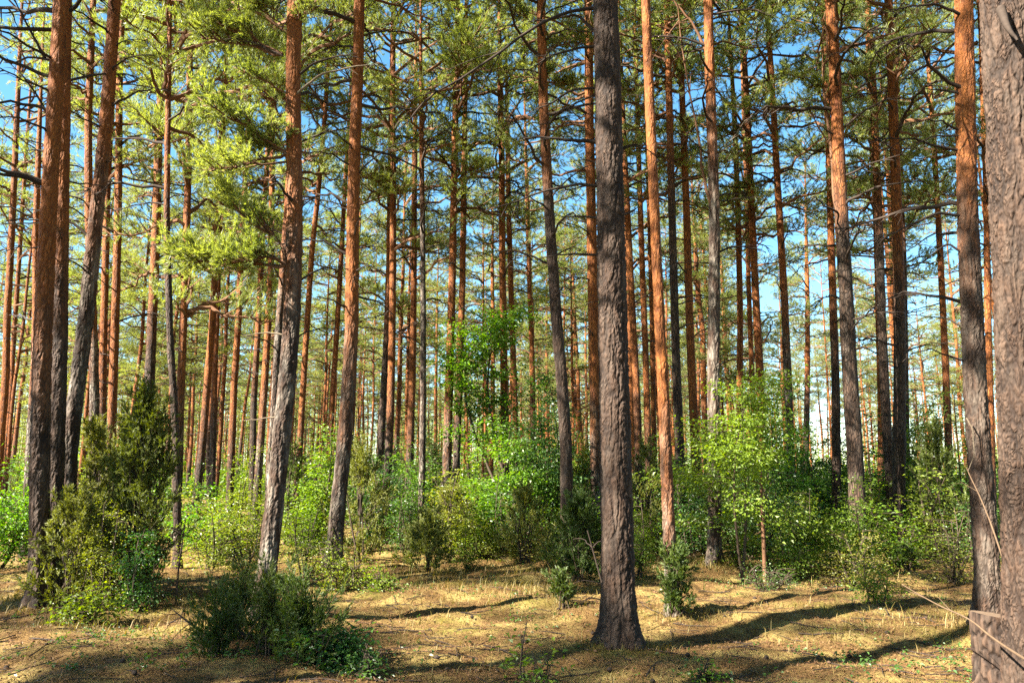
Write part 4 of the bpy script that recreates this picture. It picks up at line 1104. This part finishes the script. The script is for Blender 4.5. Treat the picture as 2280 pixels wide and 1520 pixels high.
# shrub belt at the rim of the clearing
rng = np.random.default_rng(53)
for lo, hi, k in ((395, 590, 6), (640, 760, 3), (820, 1010, 6), (1040, 1330, 7), (1395, 1560, 6), (1610, 2140, 17)):
    for q in range(k):
        px = lo + (hi - lo) * (q + rng.random()) / k; d = rng.uniform(14.5, 20) if px < 1600 else rng.uniform(13.6, 19)
        x = (px - 1140) / F * d
        i = int(rng.choice([0, 1, 2, 4, 4, 2])); zi = next(w_ for w_, zz in enumerate(ZONES) if zz[0] <= px < zz[1])
        nm, a, b_ = TB[i]
        root = bpy.data.objects.new(nm, None); COL.objects.link(root); root.location = (x, d, float(hgt(x, d)) - .02)
        root.rotation_euler = (0, 0, rng.uniform(0, 6.28)); sc_ = rng.uniform(.38, .8) * (1.15 if px > 1600 else 1); root.scale = (sc_ * 1.15, sc_ * 1.15, sc_)
        tag(root, 'leafy rim bush ' + ZONES[zi][2], 'shrub', 'rim bushes ' + ZONES[zi][2])
        link('stem', a, root); f_ = link('foliage', b_, root); f_['tint'] = float(rng.uniform(0.1, .8))

# far undergrowth as one mass
mb = MB(); rng = np.random.default_rng(61)
n = 80000
d = rng.uniform(50, 190, n); an = rng.uniform(-.66, .66, n); x = d * np.tan(an)
z = hgt(x, d) + rng.random(n) ** 1.4 * (2.6 + 1.5 * np.sin(x * .5) * np.sin(d * .31) + 1.2 * np.sin(x * .17 + 1)) * (1 + np.clip((d - 70) / 80, 0, 1))
C = np.stack([x, d, np.maximum(z, .05)], -1)
V, Fc = leaves(C, norm(rng.normal(size=(n, 3))), .42, rng, .7); mb.add(V, Fc)
o = link('far_undergrowth', mb.mesh('far_undergrowth', [M_LEAF], False)); tag(o, 'far low green undergrowth between the distant pine trunks', 'undergrowth', None, 'stuff'); o['tint'] = .25

# ------------------------------------------------------------------ grass and litter
def noise2(x, y, s, o=0):
    return (np.sin(x * s * 1.0 + 1.3 + o) * np.sin(y * s * 1.3 + 0.7 + o) + np.sin((x + y) * s * .73 + 2 + o) * np.sin((x - y) * s * .61 + o)) * .5

rng = np.random.default_rng(71)
n = 150000
y = 4.6 + 20 * rng.random(n) ** 1.25; x = (rng.random(n) * 2 - 1) * (y * .72 + .6)
dens = .02 + .45 * noise2(x, y, .9) + .35 * noise2(x, y, 2.7, 1) + .4 * np.exp(-((y - 12.8) / 2.2) ** 2) * (np.abs(x + .5) < 4) - .12 * (y < 8.2)
keep = rng.random(n) < np.clip(dens, .03, 1)
x, y = x[keep], y[keep]
for mx_, my_, ma_, mr_ in MOUNDS:                        # rough grass round the feet of the near pines
    k_ = 260; aa = rng.uniform(0, 6.28, k_); r_ = rng.uniform(.16, .5, k_)
    x = np.concatenate([x, mx_ + r_ * np.cos(aa)]); y = np.concatenate([y, my_ + r_ * np.sin(aa)])
n = len(x)
z = hgt(x, y)
h = (.025 + .10 * rng.random(n) ** 2) * (1 + .5 * noise2(x, y, .9)) * (1 + .35 * np.clip((y - 9) / 5, 0, 1))
w = .0045 + .0004 * y
az = rng.uniform(0, 6.28, n); bend = rng.uniform(.4, 1.5, n) * h
dx, dy = np.cos(az), np.sin(az)
A = np.stack([x - dy * w / 2, y + dx * w / 2, z - .01], -1); B = np.stack([x + dy * w / 2, y - dx * w / 2, z - .01], -1)
mx, my = x + dx * bend * .35, y + dy * bend * .35
C1 = np.stack([mx - dy * w * .35, my + dx * w * .35, z + h * .6], -1); D1 = np.stack([mx + dy * w * .35, my - dx * w * .35, z + h * .6], -1)
E = np.stack([x + dx * bend, y + dy * bend, z + h * rng.uniform(.75, 1.05, n)], -1)
V = np.stack([A, B, D1, C1, E], 1).reshape(-1, 3); i = np.arange(n)[:, None] * 5
mb = MB(); mb.add(V, np.concatenate([i + [0, 1, 2], i + [0, 2, 3], i + [3, 2, 4]]))
o = link('grass', mb.mesh('grass', [M_GRASS], False)); tag(o, 'thin dry straw and green grass blades over the clearing', 'grass', None, 'stuff')

mb = MB(); uu = np.linspace(0, 1, 9); rr_ = np.sin(np.pi * np.clip(uu * .93 + .05, 0, 1)) ** .8 * .019
Pc = np.stack([uu * .055 - .027, np.zeros(9), np.zeros(9)], -1); V, Q = tube(Pc, rr_, 10)
V = V * (1 + .16 * ((np.arange(len(V)) + np.arange(len(V)) // 10) % 2)[:, None] * np.array([.2, 1, 1])); mb.add(V, Q)
cone = mb.mesh('pine_cone', [M_DEAD], False)
for i in range(46):
    yy = rng.uniform(5.2, 10.5); xx = rng.uniform(-.62, .58) * yy
    o = link('pine_cone', cone, None, (xx, yy, float(hgt(xx, yy)) + .016)); o.rotation_euler = (rng.uniform(-.3, .3), rng.uniform(-.4, .4), rng.uniform(0, 6.28))
    tag(o, 'small dark fallen pine cone lying on the litter', 'pine cone', 'fallen pine cones on the litter')

n = 130000
y = 4.4 + 12 * rng.random(n) ** 1.3; x = (rng.random(n) * 2 - 1) * (y * .72 + .5)
z = hgt(x, y) + rng.uniform(.002, .022, n); az = rng.uniform(0, 6.28, n); l = rng.uniform(.025, .075, n); w = rng.uniform(.002, .0055, n)
tz = rng.normal(size=n) * .012
A = np.stack([x - np.sin(az) * w, y + np.cos(az) * w, z], -1); B = np.stack([x + np.sin(az) * w, y - np.cos(az) * w, z + .001], -1)
E = np.stack([x + np.cos(az) * l, y + np.sin(az) * l, z + tz], -1)
mb = MB(); mb.add(np.stack([A, B, E], 1).reshape(-1, 3), np.arange(n * 3).reshape(-1, 3))
# bark chips, cone scales and leaf bits
n = 9000
y = 4.6 + 10 * rng.random(n) ** 1.2; x = (rng.random(n) * 2 - 1) * (y * .72 + .5); C = np.stack([x, y, hgt(x, y) + .012], -1)
V, Fc = leaves(C, norm(rng.normal(size=(n, 3))), .035, rng, .5); mb.add(V, Fc)
for q in range(900):
    yy = 4.8 + 9 * rng.random(); xx = (rng.random() * 2 - 1) * (yy * .7); a = rng.uniform(0, 6.28); l = rng.uniform(.08, .55)
    P = np.stack([[xx + math.cos(a) * l * t + rng.normal() * .006, yy + math.sin(a) * l * t + rng.normal() * .006, 0] for t in np.linspace(0, 1, 4)])
    P[:, 2] = hgt(P[:, 0], P[:, 1]) + .01 + rng.random(4) * .012
    V, Q = tube(P, np.array([.005, .0045, .004, .002]) * rng.uniform(.6, 1.5), 4); mb.add(V, Q, 1)
o = link('litter', mb.mesh('litter', [M_LITTER, M_DEAD], False)); tag(o, 'brown fallen needles, chips and little twigs strewn over the clearing', 'litter', None, 'stuff')

n = 5200
y = 4.8 + 11 * rng.random(n) ** 1.1; x = (rng.random(n) * 2 - 1) * (y * .72 + .5)
keep = (noise2(x, y, 1.1, 3) + .5 * noise2(x, y, 3.3, 5) + rng.normal(size=n) * .25) > .42
x, y = x[keep], y[keep]; C = np.stack([x, y, hgt(x, y) + .01], -1)
C = np.repeat(C, 5, 0); O = norm(rng.normal(size=C.shape) * [1, 1, .15]); C = C + O * .012 + np.abs(rng.normal(size=C.shape)) * [0, 0, .035]
V, Fc = leaves(C, O, .038, rng, .4); mb = MB(); mb.add(V, Fc)
o = link('ground_cover', mb.mesh('ground_cover', [M_LEAFD], False)); tag(o, 'scattered tiny green ground plants among the litter', 'ground cover', None, 'stuff'); o['tint'] = .3

# ------------------------------------------------------------------ light, sky, camera
w = bpy.data.worlds.new('World'); scene.world = w; w.use_nodes = True
nt = w.node_tree; nt.nodes.clear()
out = nt.nodes.new('ShaderNodeOutputWorld'); bg = nt.nodes.new('ShaderNodeBackground'); sky = nt.nodes.new('ShaderNodeTexSky')
sky.sky_type = 'NISHITA'; sky.sun_disc = False
to_sun = -SUN_DIR
sky.sun_elevation = math.asin(to_sun.z); sky.sun_rotation = math.atan2(to_sun.x, to_sun.y)
sky.air_density = 1.0; sky.dust_density = 0.3; sky.ozone_density = 3.0
bg.inputs['Strength'].default_value = 0.10
hs = nt.nodes.new('ShaderNodeHueSaturation'); hs.inputs['Hue'].default_value = 0.485; hs.inputs['Saturation'].default_value = 1.18; hs.inputs['Value'].default_value = 0.47
nt.links.new(sky.outputs[0], hs.inputs['Color']); nt.links.new(hs.outputs[0], bg.inputs[0]); nt.links.new(bg.outputs[0], out.inputs[0])
sl = bpy.data.lights.new('sun', 'SUN'); sl.energy = 5.0; sl.angle = R(0.53); sl.color = (1.0, 0.93, 0.80)
so = bpy.data.objects.new('sun', sl); COL.objects.link(so); so.rotation_euler = SUN_DIR.to_track_quat('-Z', 'Y').to_euler(); so.location = (-20, -15, 30)

cam = bpy.data.cameras.new('camera'); co = bpy.data.objects.new('camera', cam); COL.objects.link(co)
cam.sensor_width = 36; cam.lens = 36 * F / 2280; cam.clip_end = 3000; cam.clip_start = 0.05
co.location = (0, 0, CAMZ); co.rotation_euler = (R(90) + PITCH, 0, 0)
scene.camera = co
vs = scene.view_settings
vs.view_transform = 'Standard'; vs.look = 'None'; vs.gamma = 1; vs.exposure = 3.0
scene.cycles.max_bounces = 6; scene.cycles.diffuse_bounces = 3; scene.cycles.transmission_bounces = 4; scene.cycles.glossy_bounces = 1; scene.cycles.use_denoising = False
